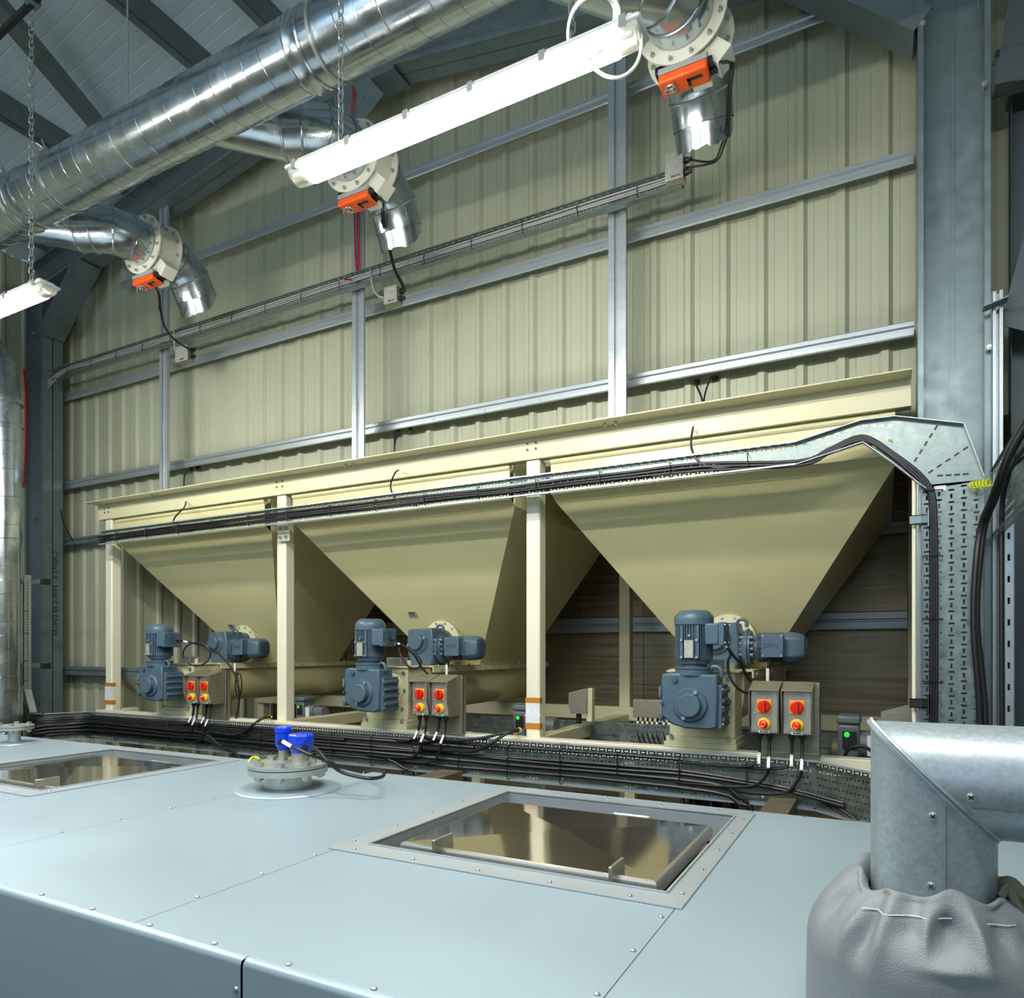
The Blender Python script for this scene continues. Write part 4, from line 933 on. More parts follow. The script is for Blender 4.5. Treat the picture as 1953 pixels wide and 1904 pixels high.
# ------------------------------------------------------------------ tray over the hoppers, its bends and the tall tray
SY = 3.95
t = thing('cable_tray', (-3.2, SY, .96), 'long cable tray running across the top of the three hoppers', 'cable tray')
mb = MB().slots((-6.35, SY, .965), (1,0,0), (0,0,1), 5.95, .118, rows=3); mb.build('tray_base', M['tray'], t, flat=True)
for z, s in ((.965, 'lower'), (1.083, 'upper')):
    MB().slots((-6.35, SY-.032, z), (1,0,0), (0,1,0), 5.95, .032, rows=1, sv=(.004,.004)).box(-6.35, -.40, SY-.034, SY-.031, z-.002, z+.006).build('tray_side', M['rail'], t, flat=True)
def polytray(t, top, bot, holes=True):
    for i in range(len(top)-1):
        a, b_, c, d = V(bot[i]), V(bot[i+1]), V(top[i+1]), V(top[i])
        mb = MB(); n = 10; m_ = 3
        # slotted quad by bilinear cells
        def P_(s, r_): return (a.lerp(b_, s)).lerp(d.lerp(c, s), r_)
        L = (b_-a).length; nc = max(2, int(L/.045))
        for j in range(m_):
            for k in range(nc):
                s0, s1 = k/nc, (k+1)/nc; r0, r1 = j/m_, (j+1)/m_; rm = (r0+r1)/2
                if not holes: mb.add([P_(s0,r0),P_(s1,r0),P_(s1,r1),P_(s0,r1)], [(0,1,2,3)]); continue
                sa, sb = s0+(s1-s0)*.2, s0+(s1-s0)*.75; ra, rb = rm-.035, rm+.035
                for (x0,x1,y0,y1) in ((s0,sa,r0,r1),(sa,sb,r0,ra),(sa,sb,rb,r1),(sb,s1,r0,r1)):
                    mb.add([P_(x0,y0),P_(x1,y0),P_(x1,y1),P_(x0,y1)], [(0,1,2,3)])
        mb.build('tray_base', M['tray'], t, flat=True)
    mb = MB()
    for line in (top, bot):
        for i in range(len(line)-1):
            p0, p1 = V(line[i]), V(line[i+1]); d_ = (p1-p0); L = d_.length; d_.normalize(); n_ = V(0,-1,0); mb.obox((p0+p1)/2+n_*.018, d_, n_, d_.cross(n_), L+.002, .036, .003)
    mb.build('tray_side', M['rail'], t, flat=True)
X_ = lambda u, v: tuple(R(u, v, 'y', SY))
t = thing('cable_tray', (-.1, SY, 1.0), 'raised tray bend climbing to the tall tray at the right', 'cable tray')
polytray(t, [(-.40, SY, 1.083), X_(1642, 805), X_(1706, 797)], [(-.40, SY, .965), X_(1646, 846), X_(1706, 888)])
t = thing('tray_reducer', (.25, SY, .78), 'plain galvanised corner plate joining the bend to the tall tray', 'tray fitting')
cor = [X_(1706, 888), X_(1765, 934), X_(1877, 916), X_(1837, 811), X_(1706, 797)]
mb = MB().poly(cor, (0,1,0), .003); mb.build('corner_plate', M['tray'], t)
mb = MB()
for p0, p1 in ((cor[0], cor[1]), (cor[2], cor[3]), (cor[3], cor[4])):
    p0, p1 = V(p0), V(p1); d_ = (p1-p0); L = d_.length; d_.normalize(); n_ = V(0,-1,0); mb.obox((p0+p1)/2+n_*.018, d_, n_, d_.cross(n_), L+.002, .036, .003)
mb.build('rim', M['rail'], t)
mb = MB()
def dash(u0, v0, u1, v1, n):
    p0, p1 = V(X_(u0, v0)), V(X_(u1, v1)); d_ = (p1-p0).normalized()
    for i in range(n):
        c = p0.lerp(p1, (i+.5)/n); mb.obox(c+V(0,-.0006,0), d_, V(0,1,0), d_.cross(V(0,1,0)), .024, .001, .009)
dash(1742, 884, 1790, 808, 5); dash(1767, 905, 1850, 850, 5); dash(1785, 908, 1850, 904, 4)
build_each(mb, 'slot', M['dark'], t)
xl, xr = .165, .418
t = thing('cable_tray', (.29, SY, -1.5), 'tall upright cable tray in front of the right column', 'cable tray')
mb = MB().slots((xl, SY, -1.6), (0,0,1), (1,0,0), 2.40, xr-xl, p=.058, rows=5, sl=(.022,.009), sv=(.009,.024)); mb.build('tray_base', M['tray'], t, flat=True)
for x in (xl, xr):
    MB().slots((x, SY-.05, -1.6), (0,0,1), (0,1,0), 2.42, .05, rows=1).build('tray_side', M['rail'], t, flat=True)
mb = MB().box(.22, .27, SY-.003, SY-.001, .765, .79).build('label', M['white'], t)
# silver conduit pair and clamps left of the tall tray
t = thing('conduit', (.135, 4.0, -1.5), 'pale upright pipe just left of the tall tray', 'pipe')
MB().cyl((.165, 4.02, -1.6), (.165, 4.02, .83), .022, 20).build('pipe', M['rail'], t)
mb = MB().cyl((.138, 3.97, -1.6), (.138, 3.97, .86), .010, 12); mb.build('thin_pipe', M['creamf'], t)
for v in (991, 1342):
    p_ = R(1755, v, 'y', 3.93)
    MB().beam((p_.x-.045, 3.93, p_.z), (p_.x+.04, 3.93, p_.z), (0,0,1), (0,1,0), [(-.02,0,.02,0),(-.02,0,-.02,.02),(.02,0,.02,.02)], .004).box(p_.x+.03, p_.x+.036, 3.90, 3.95, p_.z-.04, p_.z+.04).build('clamp', M['dark'] if v > 1200 else M['galv'], t)
MB().box(.135, .155, 3.955, 3.985, -.58, -.44).build('tape', M['tape'], t)
# cables: thin pair along the hopper tray and down the tall tray
for k in range(3):
    pts = [(-6.36, SY-.02, 1.035-.03*k)]+[(x, SY-.018-.002*k, 1.045-.018*k+wob(x*1.2, k+9, .012)+(0 if x < -2.2 else -.012)) for x in np.arange(-6.1, -.5, .4)]
    pts += [R(1520+2*k, 880+4*k, 'y', SY-.02), R(1580, 857+4*k, 'y', SY-.02), R(1630, 834+4*k, 'y', SY-.02), R(1660, 836+4*k, 'y', SY-.02), R(1700, 862+4*k, 'y', SY-.02), R(1745-3*k, 895+4*k, 'y', SY-.02), R(1772-3*k, 925+3*k, 'y', SY-.02),
            R(1783-4*k, 960, 'y', SY-.02), R(1786-5*k, 1100, 'y', SY-.02), R(1786-5*k, 1250, 'y', SY-.02), R(1785-5*k, 1420, 'y', SY-.02)]
    tag(MB().tube(pts, .0085, 7, smooth=4).build('signal_cable', M['black']), 'thin black cable, %s of three along the hopper tray' % CN[k], 'cable')
mb = MB(); x = -6.1
while x < -.5: mb.tube([(x, SY, 1.06), (x, SY-.034, 1.055), (x+.002, SY-.036, .985), (x, SY, .98)], .003, 5); x += .42
for v in (935, 1060, 1180, 1300): p_ = R(1775, v, 'y', SY-.03); mb.tube([(p_.x-.03, SY, p_.z), (p_.x-.03, SY-.034, p_.z), (p_.x+.05, SY-.034, p_.z-.004), (p_.x+.05, SY, p_.z)], .003, 5)
tag(mb.build('cable_ties', M['tie']), 'black cable ties on the hopper tray and the tall tray', 'cable ties', kind='stuff')
# ------------------------------------------------------------------ right-hand edge: trays on the side, big cables, wall parts
RX = .50
t = thing('cable_tray', (RX, 4.0, .5), 'perforated cable tray coming toward the viewer at the right edge', 'cable tray')
mb = MB().slots((RX, 2.6, .545), (0,1,0), (0,0,1), 1.98, .31, rows=8); mb.build('tray_base', M['tray'], t, flat=True)
MB().slots((RX-.045, 2.6, .545), (0,1,0), (1,0,0), 1.98, .045, rows=1).build('lower_side', M['rail'], t, flat=True)
MB().slots((RX-.045, 2.6, .855), (0,1,0), (1,0,0), 1.98, .045, rows=1).build('upper_side', M['tray'], t, flat=True)
t = thing('cable_tray', (.62, 4.2, -1.4), 'narrow upright slotted tray side beyond the thick black cables', 'cable tray')
xa = R(1915, 1200, 'y', 3.95).x; xb = R(1933, 1200, 'y', 3.95).x
mb = MB().slots((xa, 3.95, -1.6), (0,0,1), (1,0,0), 2.30, xb-xa, rows=1, p=.10, sl=(.03,.010), sv=(.0005,.0005)); mb.build('tray_side', M['rail'], t, flat=True)
mb = MB().box(xb, xb+.004, 3.95, 4.3, -1.6, .70); mb.build('tray_base', M['tray'], t)
mb = MB()
for dx, r in ((0, .016), (.022, .012)):
    mb.tube([(.405+dx, SY-.04, -1.6), (.405+dx, SY-.04, -.4), R(1858+dx*300, 1200, 'y', SY-.05), R(1862+dx*300, 1080, 'y', SY-.05), R(1873+dx*300, 1000, 'y', 3.9), R(1893+dx*300, 950, 'y', 3.75), (.455, 3.45, .80-dx), (.455, 3.0, .82-dx), (.455, 2.4, .82-dx)], r, 10, smooth=5)
tag(mb.build('power_cable', M['black']), 'thick pair of black cables bending down the tall tray from the right', 'cable')
mb = MB().tube([R(1912, 1420, 'y', 3.90), R(1911, 1200, 'y', 3.90), R(1911, 1000, 'y', 3.90), R(1914, 940, 'y', 3.85), R(1930, 890, 'y', 3.7), (.47, 3.2, .76), (.47, 2.4, .77)], .011, 8, smooth=5)
tag(mb.build('power_cable', M['black']), 'single black cable hanging right of the thick pair', 'cable')
t = thing('slotted_channel', (R(1902, 700, 'y', 4.0).x, 4.0, FL), 'upright square channel with a clamp plate right of the wide column', 'channel')
xc = R(1903, 700, 'y', 4.0).x
MB().beam((xc, 4.0, FL), (xc, 4.0, R(1900, 555, 'y', 4.0).z), (1,0,0), (0,1,0), [(-.022,0,-.008,0),(.008,0,.022,0),(-.022,0,-.022,.041),(.022,0,.022,.041),(-.022,.041,.022,.041)], .003).build('channel', M['rail'], t)
p_ = R(1898, 580, 'y', 3.97); MB().obox(p_, V(1,0,.25).normalized(), (0,1,0), V(-.25,0,1).normalized(), .10, .07, .006).build('clamp_plate', M['galv'], t)
xp = R(1940, 400, 'y', 4.25).x
tag(MB().beam((xp, 4.28, FL), (xp, 4.28, 3.6), (1,0,0), (0,-1,0), [(-.03,0,.06,0),(-.03,0,-.03,.08),(.06,0,.06,.08)], .003).build('wall_stud', M['steel_shade']), 'shaded upright stud at the far right edge', 'wall stud')
mb = MB().beam(R(1896, 175, 'y', 4.05), R(1990, 150, 'y', 4.05), (0,1,0), (0,0,1), [(-.05,0,.05,0),(.0,0,0,.16),(-.05,.16,.05,.16)], .004)
tag(mb.build('cross_beam', M['steel_shade']), 'shaded bolted beam meeting the wide column at top right', 'beam')
a = R(1897, 160, 'y', 4.0); b2 = R(1925, -10, 'y', 4.0)
tag(MB().poly([a, R(2030,140,'y',4.0), R(2060,-30,'y',4.0), b2], (0,1,0), .004).build('gusset_plate', M['steel_shade']), 'large angled steel plate at the top right corner', 'plate')
a = R(1903, 640, 'y', 4.1); b2 = R(1960, 440, 'y', 4.1)
tag(MB().poly([R(1908,620,'y',4.05), R(1990,640,'y',4.05), R(1990,430,'y',4.05), R(1958,430,'y',4.05)], (0,1,0), .004).build('gusset_plate', M['steel_shade']), 'sloping shaded steel plate beside the square channel at the right edge', 'plate')
# ------------------------------------------------------------------ little things behind the frame
def actuator(u, v, y, s, label):
    p = R(u, v, 'y', y); x, z = p.x, p.z; t = thing('small_motor', (x, y, z-.12*s), label, 'small motor')
    MB().box(x-.045*s, x+.045*s, y, y+.13*s, z-.12*s, z+.06*s).box(x-.05*s, x+.05*s, y-.006, y+.14*s, z+.06*s, z+.10*s).build('motor_block', M['amotor'], t, bevel=.012*s)
    d_ = MB().box(x-.024*s, x+.034*s, y-.008, y, z-.05*s, z+.03*s).build('display', M['dark'], t, bevel=.003)
    MB().dome((x-.006*s, y-.008, z+.015*s), (0,-1,0), .012*s, .003).build('lamp', M['green'], d_, label='small green light')
    MB().cyl((x+.045*s, y+.06*s, z-.03*s), (x+.14*s, y+.06*s, z-.03*s), .062*s, 24).cyl((x+.14*s, y+.06*s, z-.03*s), (x+.24*s, y+.06*s, z-.03*s), .052*s, 24).build('cylinder_body', M['amotor'], t, bevel=.004)
    MB().box(x+.075*s, x+.115*s, y-.006*s, y+.004*s, z-.075*s, z+.015*s).build('rating_plate', M['paper'], t)
    return t
actuator(571, 1352, 4.55, 1.0, 'small grey motor with green light right of the second post')
actuator(990, 1374, 4.45, 1.1, 'small grey motor half hidden behind the taped third post')
a_ = actuator(1618, 1408, 4.35, 1.25, 'small grey motor with green light beside the foreground pipe')
p_ = R(1640, 1438, 'y', 4.28)
tag(MB().tube([(p_.x+.075*math.cos(k), 4.26, p_.z-.03+.075*math.sin(k)) for k in np.linspace(0, 2*math.pi, 17)[:-1]], .009, 8, closed=True, smooth=2).cyl((p_.x, 4.26, p_.z-.03), (p_.x, 4.34, p_.z-.03), .015, 12).obox((p_.x,4.26,p_.z-.03), (1,0,0), (0,1,0), (0,0,1), .15, .01, .012).build('hand_wheel', M['black']), 'black hand wheel in front of the small grey motor at right', 'hand wheel')
p_ = R(1595, 1425, 'y', 4.4)
tag(MB().lathe((p_.x-.04, 4.42, p_.z-.02), (1,0,0), [(0,.03),(.02,.06),(.10,.07),(.13,.05)], 20).build('valve_body', M['timber']), 'dull rounded valve body behind the right switch boxes', 'valve')
# back stainless box with tags, hood and plate
a = R(1207, 1334, 'y', 5.0); b2 = R(1272, 1371, 'y', 5.0)
t = thing('junction_box', ((a.x+b2.x)/2, 5.0, b2.z), 'stainless junction box with many tagged cables left of the right gear motor', 'junction box')
MB().box(a.x, b2.x, 5.0, 5.1, b2.z, a.z).build('housing', M['steelb'], t, bevel=.003)
mb = MB()
for x in (a.x+.015, b2.x-.015):
    for z in (a.z-.015, b2.z+.015): mb.cyl((x, 4.994, z), (x, 5.0, z), .006, 8)
build_each(mb, 'screw', M['bolt'], t)
for i in range(7):
    x = a.x+.03+i*.036+(.015 if i > 4 else 0)
    c = tag(MB().tube([(x, 5.04, b2.z), (x, 5.03, b2.z-.06), (x+.01, 5.0, b2.z-.13), (x+.06, 4.99, b2.z-.2), (x+.25, 4.99, b2.z-.23)], .007, 6, smooth=4).build('tagged_cable', M['black']), '%s tagged black cable from the left under the rear junction box' % ('first','second','third','fourth','fifth','sixth','seventh')[i], 'cable', 'tagged cables under the rear box')
    MB().box(x-.009, x+.009, 5.018, 5.024, b2.z-.085, b2.z-.03).build('cable_tag', M['white'], c, bevel=.002)
p_ = R(1107, 1332, 'y', 4.8)
t = thing('isolator_hood', (p_.x, 4.8, p_.z-.15), 'side-on stainless switch hood on the cross member right of the taped post', 'hood')
MB().poly([R(1084,1322,'y',4.75), R(1118,1313,'y',4.75), R(1118,1362,'y',4.75), R(1088,1361,'y',4.75), R(1084,1345,'y',4.75)], (0,1,0), .10).build('hood', M['steelb'], t, bevel=.003)
a = R(1118, 1313, 'y', 4.78); b2 = R(1129, 1377, 'y', 4.78)
MB().box(a.x, b2.x, 4.78, 4.84, b2.z, a.z).build('post', M['cream'], t, bevel=.003)
a = R(1104, 1362, 'y', 4.8); MB().cyl((a.x, 4.8, a.z), (a.x, 4.8, a.z-.07), .02, 12).build('gland', M['dark'], t)
tag(MB().poly([R(1680,1358,'y',4.3), R(1745,1342,'y',4.3), R(1745,1392,'y',4.3), R(1680,1392,'y',4.3)], (0,1,0), .05).build('sheet_hood', M['steelb']), 'pale metal hood sheet peeking over the foreground pipe', 'hood')
tr2 = thing('cable_tray', (-2.0, 4.95, -.75), 'rear cable tray seen behind the frame base', 'cable tray')
MB().slots((-4.0, 5.0, -.74), (1,0,0), (0,0,1), 4.6, .20, rows=5).build('tray_base', M['tray'], tr2, flat=True)
MB().box(-4.0, .6, 4.96, 5.0, -.742, -.738).build('tray_lip', M['rail'], tr2)
zrail('wall_rail', -6.3, .6, .245, 6.50, 'double rail across the foil panels behind the hoppers', .15)
zrail('wall_rail', -6.3, .6, 1.0, 6.50, 'top rail on the foil panels behind the right hopper', .10)
# dark flanged valve under the tray and grey duct tops
p_ = R(1350, 1528, 'y', 4.5)
t = thing('flanged_valve', (p_.x, 4.5, p_.z-.3), 'dark bolted flange under the wide tray at right', 'valve')
mb = MB().lathe((p_.x, 4.5, p_.z-.02), (0,0,1), [(-.3,.12),(-.03,.12),(-.03,.19),(0,.19),(.0,.09),(.06,.09),(.06,.19),(.09,.19)], 32); mb.build('body', M['dark'], t)
mb = MB()
for k in range(10):
    an = 2*math.pi*k/10; c_ = (p_.x+.165*math.cos(an), 4.5+.165*math.sin(an)); mb.cyl((*c_, p_.z-.08), (*c_, p_.z+.12), .010, 8).hexnut((*c_, p_.z-.02), (0,0,1), .018, .016)
build_each(mb, 'stud_bolt', M['timber'], t)
for lb, u, v, w_ in (('worn steel duct top below the wide tray at right', 1485, 1535, .13), ('worn steel duct top below the wide tray in the middle', 830, 1478, .16), ('worn steel duct top below the wide tray at left', 505, 1447, .2)):
    p_ = R(u, v, 'y', 3.7); tag(MB().box(p_.x-w_/2, p_.x+w_/2, 3.35, 3.95, p_.z-.3, p_.z).build('steel_duct', M['timber'], bevel=.004), lb, 'duct')
for lb, u in (('slim cream leg seen under the wide tray left of the taped post', 907), ('slim cream leg seen under the wide tray, right of middle', 1200)):
    p_ = R(u, 1480, 'y', 5.0); tag(MB().box(p_.x-.04, p_.x+.04, 5.0, 5.08, FL, -.7).build('support_leg', M['cream'], bevel=.006), lb, 'leg')
# cables through the wall above the beam, hanging to the hopper tray
def wallcab(g1, g2, mid, down, label):
    mb = MB(); y = WY-.03
    for g in (g1, g2): p = R(*g, 'y', y); mb.dome((p.x, y+.02, p.z), (0,-1,0), .020, .022, 12)
    a = R(*g1, 'y', y-.02); b_ = R(*g2, 'y', y-.02); m1 = R(*mid, 'y', 4.25)
    bz = V(m1.x, 4.25, 1.39)
    mb.tube([a, a+V(.005,-.03,-.03), m1, bz], .006, 6, smooth=5); mb.tube([b_, b_+V(-.01,-.04,-.01), m1+V(.01,0,.02), bz+V(.01,0,0)], .006, 6, smooth=5)
    c = tag(mb.build('wall_cable', M['black']), label+', coming through the ribbed wall', 'cable')
    pts = [R(u, v, 'y', 4.06 if i < 1 else 3.93) for i, (u, v) in enumerate(down)]
    tag(MB().tube(pts, .0065, 6, smooth=5).build('drop_cable', M['black']), label+', hanging from the beam to the tray', 'cable')
wallcab((1328,727), (1362,720), (1340,765), [(1322,815), (1318,840), (1321,862), (1335,882), (1362,892), (1400,889)], 'black cable above the right hopper')
wallcab((757,818), (780,814), (752,848), [(760,897), (753,903), (745,925), (750,945), (765,958), (795,964)], 'black cable above the middle hopper')
wallcab((362,893), (374,891), (351,912), [(355,957), (351,968), (333,988), (330,1003), (340,1012), (360,1013)], 'black cable above the left hopper')
cab([q(116,975,4.2), q(122,1000,4.2), q(132,1020,4.2), q(138,1030,4.15)], .008, 'cable', 'black', 'pair of black wires on the left wall beside the column')
# ------------------------------------------------------------------ the clad machine in the foreground
MZ = -.60; Y0, Y1 = .965, 2.735
mc = thing('machine_casing', (-3, 1.85, FL), 'large flat metal-clad machine casing filling the foreground', 'machine')
SX = [-7.9, -5.10, -4.13, -3.09, -2.37, -1.455, -.425, 2.6]; OFF = -2.67
HX0, HX1, HY0, HY1 = -1.385, -.465, 1.69, 2.59
g = .0022; th = .004
def slab(x0, x1, y0, y1): MB().box(x0+g/2, x1-g/2, y0+g/2, y1-g/2, MZ-th, MZ).build('top_sheet', M['zinc'], mc, flat=True)
for i in range(len(SX)-1):
    x0, x1 = SX[i], SX[i+1]
    hole = {5: 0, 2: OFF}.get(i)
    if hole is None: slab(x0, x1, Y0, Y1)
    else:
        slab(x0, x1, Y0, HY0); slab(x0, x1, HY1, Y1); slab(x0, HX0+hole, HY0, HY1); slab(HX1+hole, x1, HY0, HY1)
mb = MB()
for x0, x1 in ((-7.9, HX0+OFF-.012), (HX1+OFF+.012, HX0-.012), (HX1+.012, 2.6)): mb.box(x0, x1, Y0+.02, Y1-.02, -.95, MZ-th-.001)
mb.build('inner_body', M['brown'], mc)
for x0, x1 in ((-7.9, -1.098), (-1.092, 2.6)):
    mb = MB(); vs = []
    prof = [(Y0+.012, MZ+.0015), (Y0+.002, MZ+.001), (Y0-.006, MZ-.004), (Y0-.008, MZ-.012), (Y0-.008, FL)]
    for x in (x0, x1): vs += [(x, a, b_) for a, b_ in prof]
    n = len(prof); mb.add(vs, [(i, i+1, n+i+1, n+i) for i in range(n-1)]); mb.build('front_sheet', M['zinc'], mc, smooth=1.2)
MB().box(-7.9, 2.6, Y1-.01, Y1, FL, MZ-.006).build('rear_sheet', M['zinc'], mc)
nsc = 0
def screw(x, y, z=MZ, d=(0,0,1), r=.0068):
    global nsc; nsc += 1
    MB().dome((x, y, z), d, r, .005, 8).build('screw', M['bolt'], mc)
for x in np.arange(-3.05, 1.2, .205): screw(x, Y0+.02)
for i, x in enumerate(SX[1:-1]):
    for y in np.arange(1.15, 2.7, .2):
        if (abs(x-SX[6]) < .01 or abs(x-SX[5]) < .01 or abs(x-SX[2]) < .01 or abs(x-SX[3]) < .01) and 1.6 < y < 2.7: continue
        if x < -3.5 and y < 1.9: continue
        screw(x-.014, y)
for x in np.arange(-5.0, 0, .25): screw(x, Y1-.02)
screw(-1.11, Y0-.008, -.66, (0,-1,0)); screw(-1.11, Y0-.008, -.95, (0,-1,0))
def hatch(off, lb):
    ox0, ox1, oy0, oy1 = -1.478+off, -.410+off, 1.615, 2.675; e = .003; hx0, hx1 = HX0+off, HX1+off
    z = MZ+.004; mb = MB()
    for P_ in ([(ox0,oy0),(ox1,oy0),(hx1,HY0),(hx0,HY0)], [(ox1,oy0),(ox1,oy1),(hx1,HY1),(hx1,HY0)], [(ox1,oy1),(ox0,oy1),(hx0,HY1),(hx1,HY1)], [(ox0,oy1),(ox0,oy0),(hx0,HY0),(hx0,HY1)]):
        P4 = [V(a, b_, z) for a, b_ in P_]; P4[2].z += e; P4[3].z += e
        mb.poly(P4, (0,0,-1), .003)
        a, b_ = P4[3], P4[2]; lo = V(0,0,-.10); m_ = (a+b_)/2-V((hx0+hx1)/2,2.14,a.z)
        mb.poly([a, b_, b_+lo, a+lo], m_, .003)
        L_ = (b_-a).length; mb.obox((a+b_)/2+V(0,0,.002), (b_-a).normalized(), m_.normalized(), (0,0,1), L_, .006, .005)
    t = mb.build('hatch_frame', M['zincr'], mc, flat=True, label=lb)
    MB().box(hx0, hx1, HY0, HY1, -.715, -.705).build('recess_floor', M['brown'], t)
    for k in range(5):
        s = (k+.3)/5
        for p in ((ox0+.02+(ox1-ox0)*s, oy0+.02), (ox1-.022, oy0+.03+(oy1-oy0)*s), (ox0+.02+(ox1-ox0)*s, oy1-.018), (ox0+.022, oy0+.03+(oy1-oy0)*s)):
            MB().dome((p[0], p[1], z+.001), (0,0,1), .0068, .005, 8).build('screw', M['bolt'], t)
hatch(0, 'raised metal frame around the right hatch'); hatch(OFF, 'raised metal frame around the left hatch')
def lid(off, lb):
    x0, x1, y0, y1 = -1.342+off, -.518+off, 1.788, 2.462; zt = -.603
    cx, cy = (x0+x1)/2, (y0+y1)/2; r_ = .012
    mb = MB(); mb.add([(x0+r_,y0+r_,zt),(x1-r_,y0+r_,zt),(x1-r_,y1-r_,zt),(x0+r_,y1-r_,zt),(cx,cy,zt+.013)], [(0,1,4),(1,2,4),(2,3,4),(3,0,4)])
    t = mb.build('hatch_lid', M['lidm'], mc, flat=True, label=lb)
    mb = MB(); vs = []
    for ins, z in ((r_, zt), (.004, zt-.003), (0, zt-.012), (0, zt-.040)):
        vs += [(x0+ins,y0+ins,z),(x1-ins,y0+ins,z),(x1-ins,y1-ins,z),(x0+ins,y1-ins,z)]
    mb.add(vs, [(4*j+i, 4*j+4+i, 4*j+4+(i+1)%4, 4*j+(i+1)%4) for j in range(3) for i in range(4)]); mb.build('lid_rim', M['steel'], t, smooth=.45)
    for x in (-1.195+off, -.635+off):
        MB().box(x-.005, x+.005, y0-.030, y0+.075, zt-.085, zt+.030).build('hinge_plate', M['steel'], t, bevel=.002)
    MB().tube([(cx+.04, y1-.01, zt-.012), (cx+.04, y1+.03, zt-.012), (cx+.05, y1+.045, zt-.012), (cx+.17, y1+.045, zt-.012), (cx+.18, y1+.03, zt-.012), (cx+.18, y1-.01, zt-.012)], .0065, 10, smooth=3).build('handle', M['steel'], t)
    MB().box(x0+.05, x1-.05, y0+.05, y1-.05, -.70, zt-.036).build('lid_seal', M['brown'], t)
lid(0, 'polished steel lid in the right hatch'); lid(OFF, 'polished steel lid in the left hatch')
# bolted flange with blue sensors
def flange(cx, cy, rd, rp, zf, rf, nb, lb, tall=.035):
    t = thing('bolted_flange', (cx, cy, MZ), lb, 'flange')
    MB().lathe((cx, cy, MZ), (0,0,1), [(.0015, rd), (.006, rd-.004), (.008, rd-.012), (.010, rp+.02), (.014, rp-.002)], 56).build('collar_plate', M['zinc'], t)
    mb = MB()
    for k in range(8):
        a = 2*math.pi*(k+.2)/8; mb.dome((cx+(rd-.016)*math.cos(a), cy+(rd-.016)*math.sin(a), MZ+.006), (0,0,1), .006, .004, 8)
    build_each(mb, 'rivet', M['bolt'], t)
    MB().cyl((cx, cy, MZ+.005), (cx, cy, zf-tall), rp, 40).build('pipe_stub', M['alu'], t)
    MB().lathe((cx, cy, zf-tall), (0,0,1), [(0, rp-.01), (0, rf), (tall*.58, rf), (tall*.58, rp-.01)], 56).build('lower_flange', M['alu'], t)
    MB().lathe((cx, cy, zf-tall*.42), (0,0,1), [(0, rp-.01), (0, rf-.003), (tall*.10, rf-.003), (tall*.10, rp-.01)], 56).build('gasket', M['black'], t)
    MB().lathe((cx, cy, zf-tall*.32), (0,0,1), [(0, rf), (tall*.32, rf)], 56).build('blank_flange', M['alu'], t)
    for k in range(nb):
        a = 2*math.pi*(k+.5)/nb+.15; p = (cx+(rf-.03)*math.cos(a), cy+(rf-.03)*math.sin(a)); s = .0215 if rf > .13 else .015
        MB().hexnut((*p, zf), (0,0,1), s, .016).hexnut((*p, zf-tall-.018), (0,0,1), s, .018).cyl((*p, zf-tall-.024), (*p, zf), s*.5, 10).build('hex_bolt', M['bolt'], t)
    return t
fx, fy, fz = -2.272, 2.235, -.487
flange(fx, fy, .222, .098, fz, .166, 8, 'large bolted flange on a round stub carrying two blue sensors', .040)
flange(-4.93, 2.50, .13, .035, -.482, .108, 4, 'small bolted blank flange on a thin stub at the left edge', .028)
# sensors
p1 = R(540, 1450, 'z', fz); p2 = R(574, 1454, 'z', fz)
t = thing('level_sensor', (p1.x, p1.y, fz), 'slim blue capped sensor, the taller of two on the big flange', 'sensor')
MB().cyl((p1.x, p1.y, fz), (p1.x, p1.y, fz+.05), .020, 24).build('steel_neck', M['steel'], t)
MB().lathe((p1.x, p1.y, fz+.045), (0,0,1), [(0,.022),(.012,.024),(.018,.033),(.075,.034),(.078,.030)], 28).build('body', M['sblue'], t)
MB().lathe((p1.x, p1.y, fz+.122), (0,0,1), [(0,.036),(.018,.037),(.026,.034),(.027,.0)], 16).build('cap', M['sblue'], t, flat=True, bevel=.002)
t2 = thing('level_sensor', (p2.x, p2.y, fz), 'wide blue sensor with octagonal cap on the big flange', 'sensor')
MB().cyl((p2.x, p2.y, fz), (p2.x, p2.y, fz+.045), .038, 32).build('steel_neck', M['steel'], t2)
MB().lathe((p2.x, p2.y, fz+.043), (0,0,1), [(0,.042),(.012,.044),(.030,.052),(.05,.053),(.055,.05)], 32).build('body', M['sblue'], t2)
MB().lathe((p2.x, p2.y, fz+.096), (0,0,1), [(0,.055),(.004,.058),(.020,.058),(.028,.052),(.029,.0)], 8, a0=.4).build('cap', M['sblue'], t2, flat=True, bevel=.002)
dv = V(.75, -.65, 0).normalized()
for tt, p, rr, z_ in ((t, p1, .030, .085), (t2, p2, .048, .07)):
    d_ = V(.55,-.83,0).normalized() if tt is t else V(.85,-.5,0).normalized()
    a = V(p.x, p.y, fz+z_)+d_*rr; MB().cyl(a, a+d_*.018, .013, 8).cyl(a+d_*.018, a+d_*.032, .011, 12).build('gland', M['dark'], tt)
def mcab(uvz, label, tg=None):
    pts = [R(u, v, 'y', y) for u, v, y in uvz]; c = tag(MB().tube(pts, .0078, 8, smooth=6).build('sensor_cable', M['black']), label, 'cable')
    if tg: c_ = (pts[0]+pts[1])/2; d_ = (pts[1]-pts[0]).normalized(); n_ = V(.3,-.9,.3).normalized(); x_ = d_.cross(n_).normalized(); n_ = x_.cross(d_); MB().obox(c_+n_*.009, x_, n_, d_, .016, .005, .06).build('cable_tag', M['white'], c, bevel=.002, label='white cable tag')
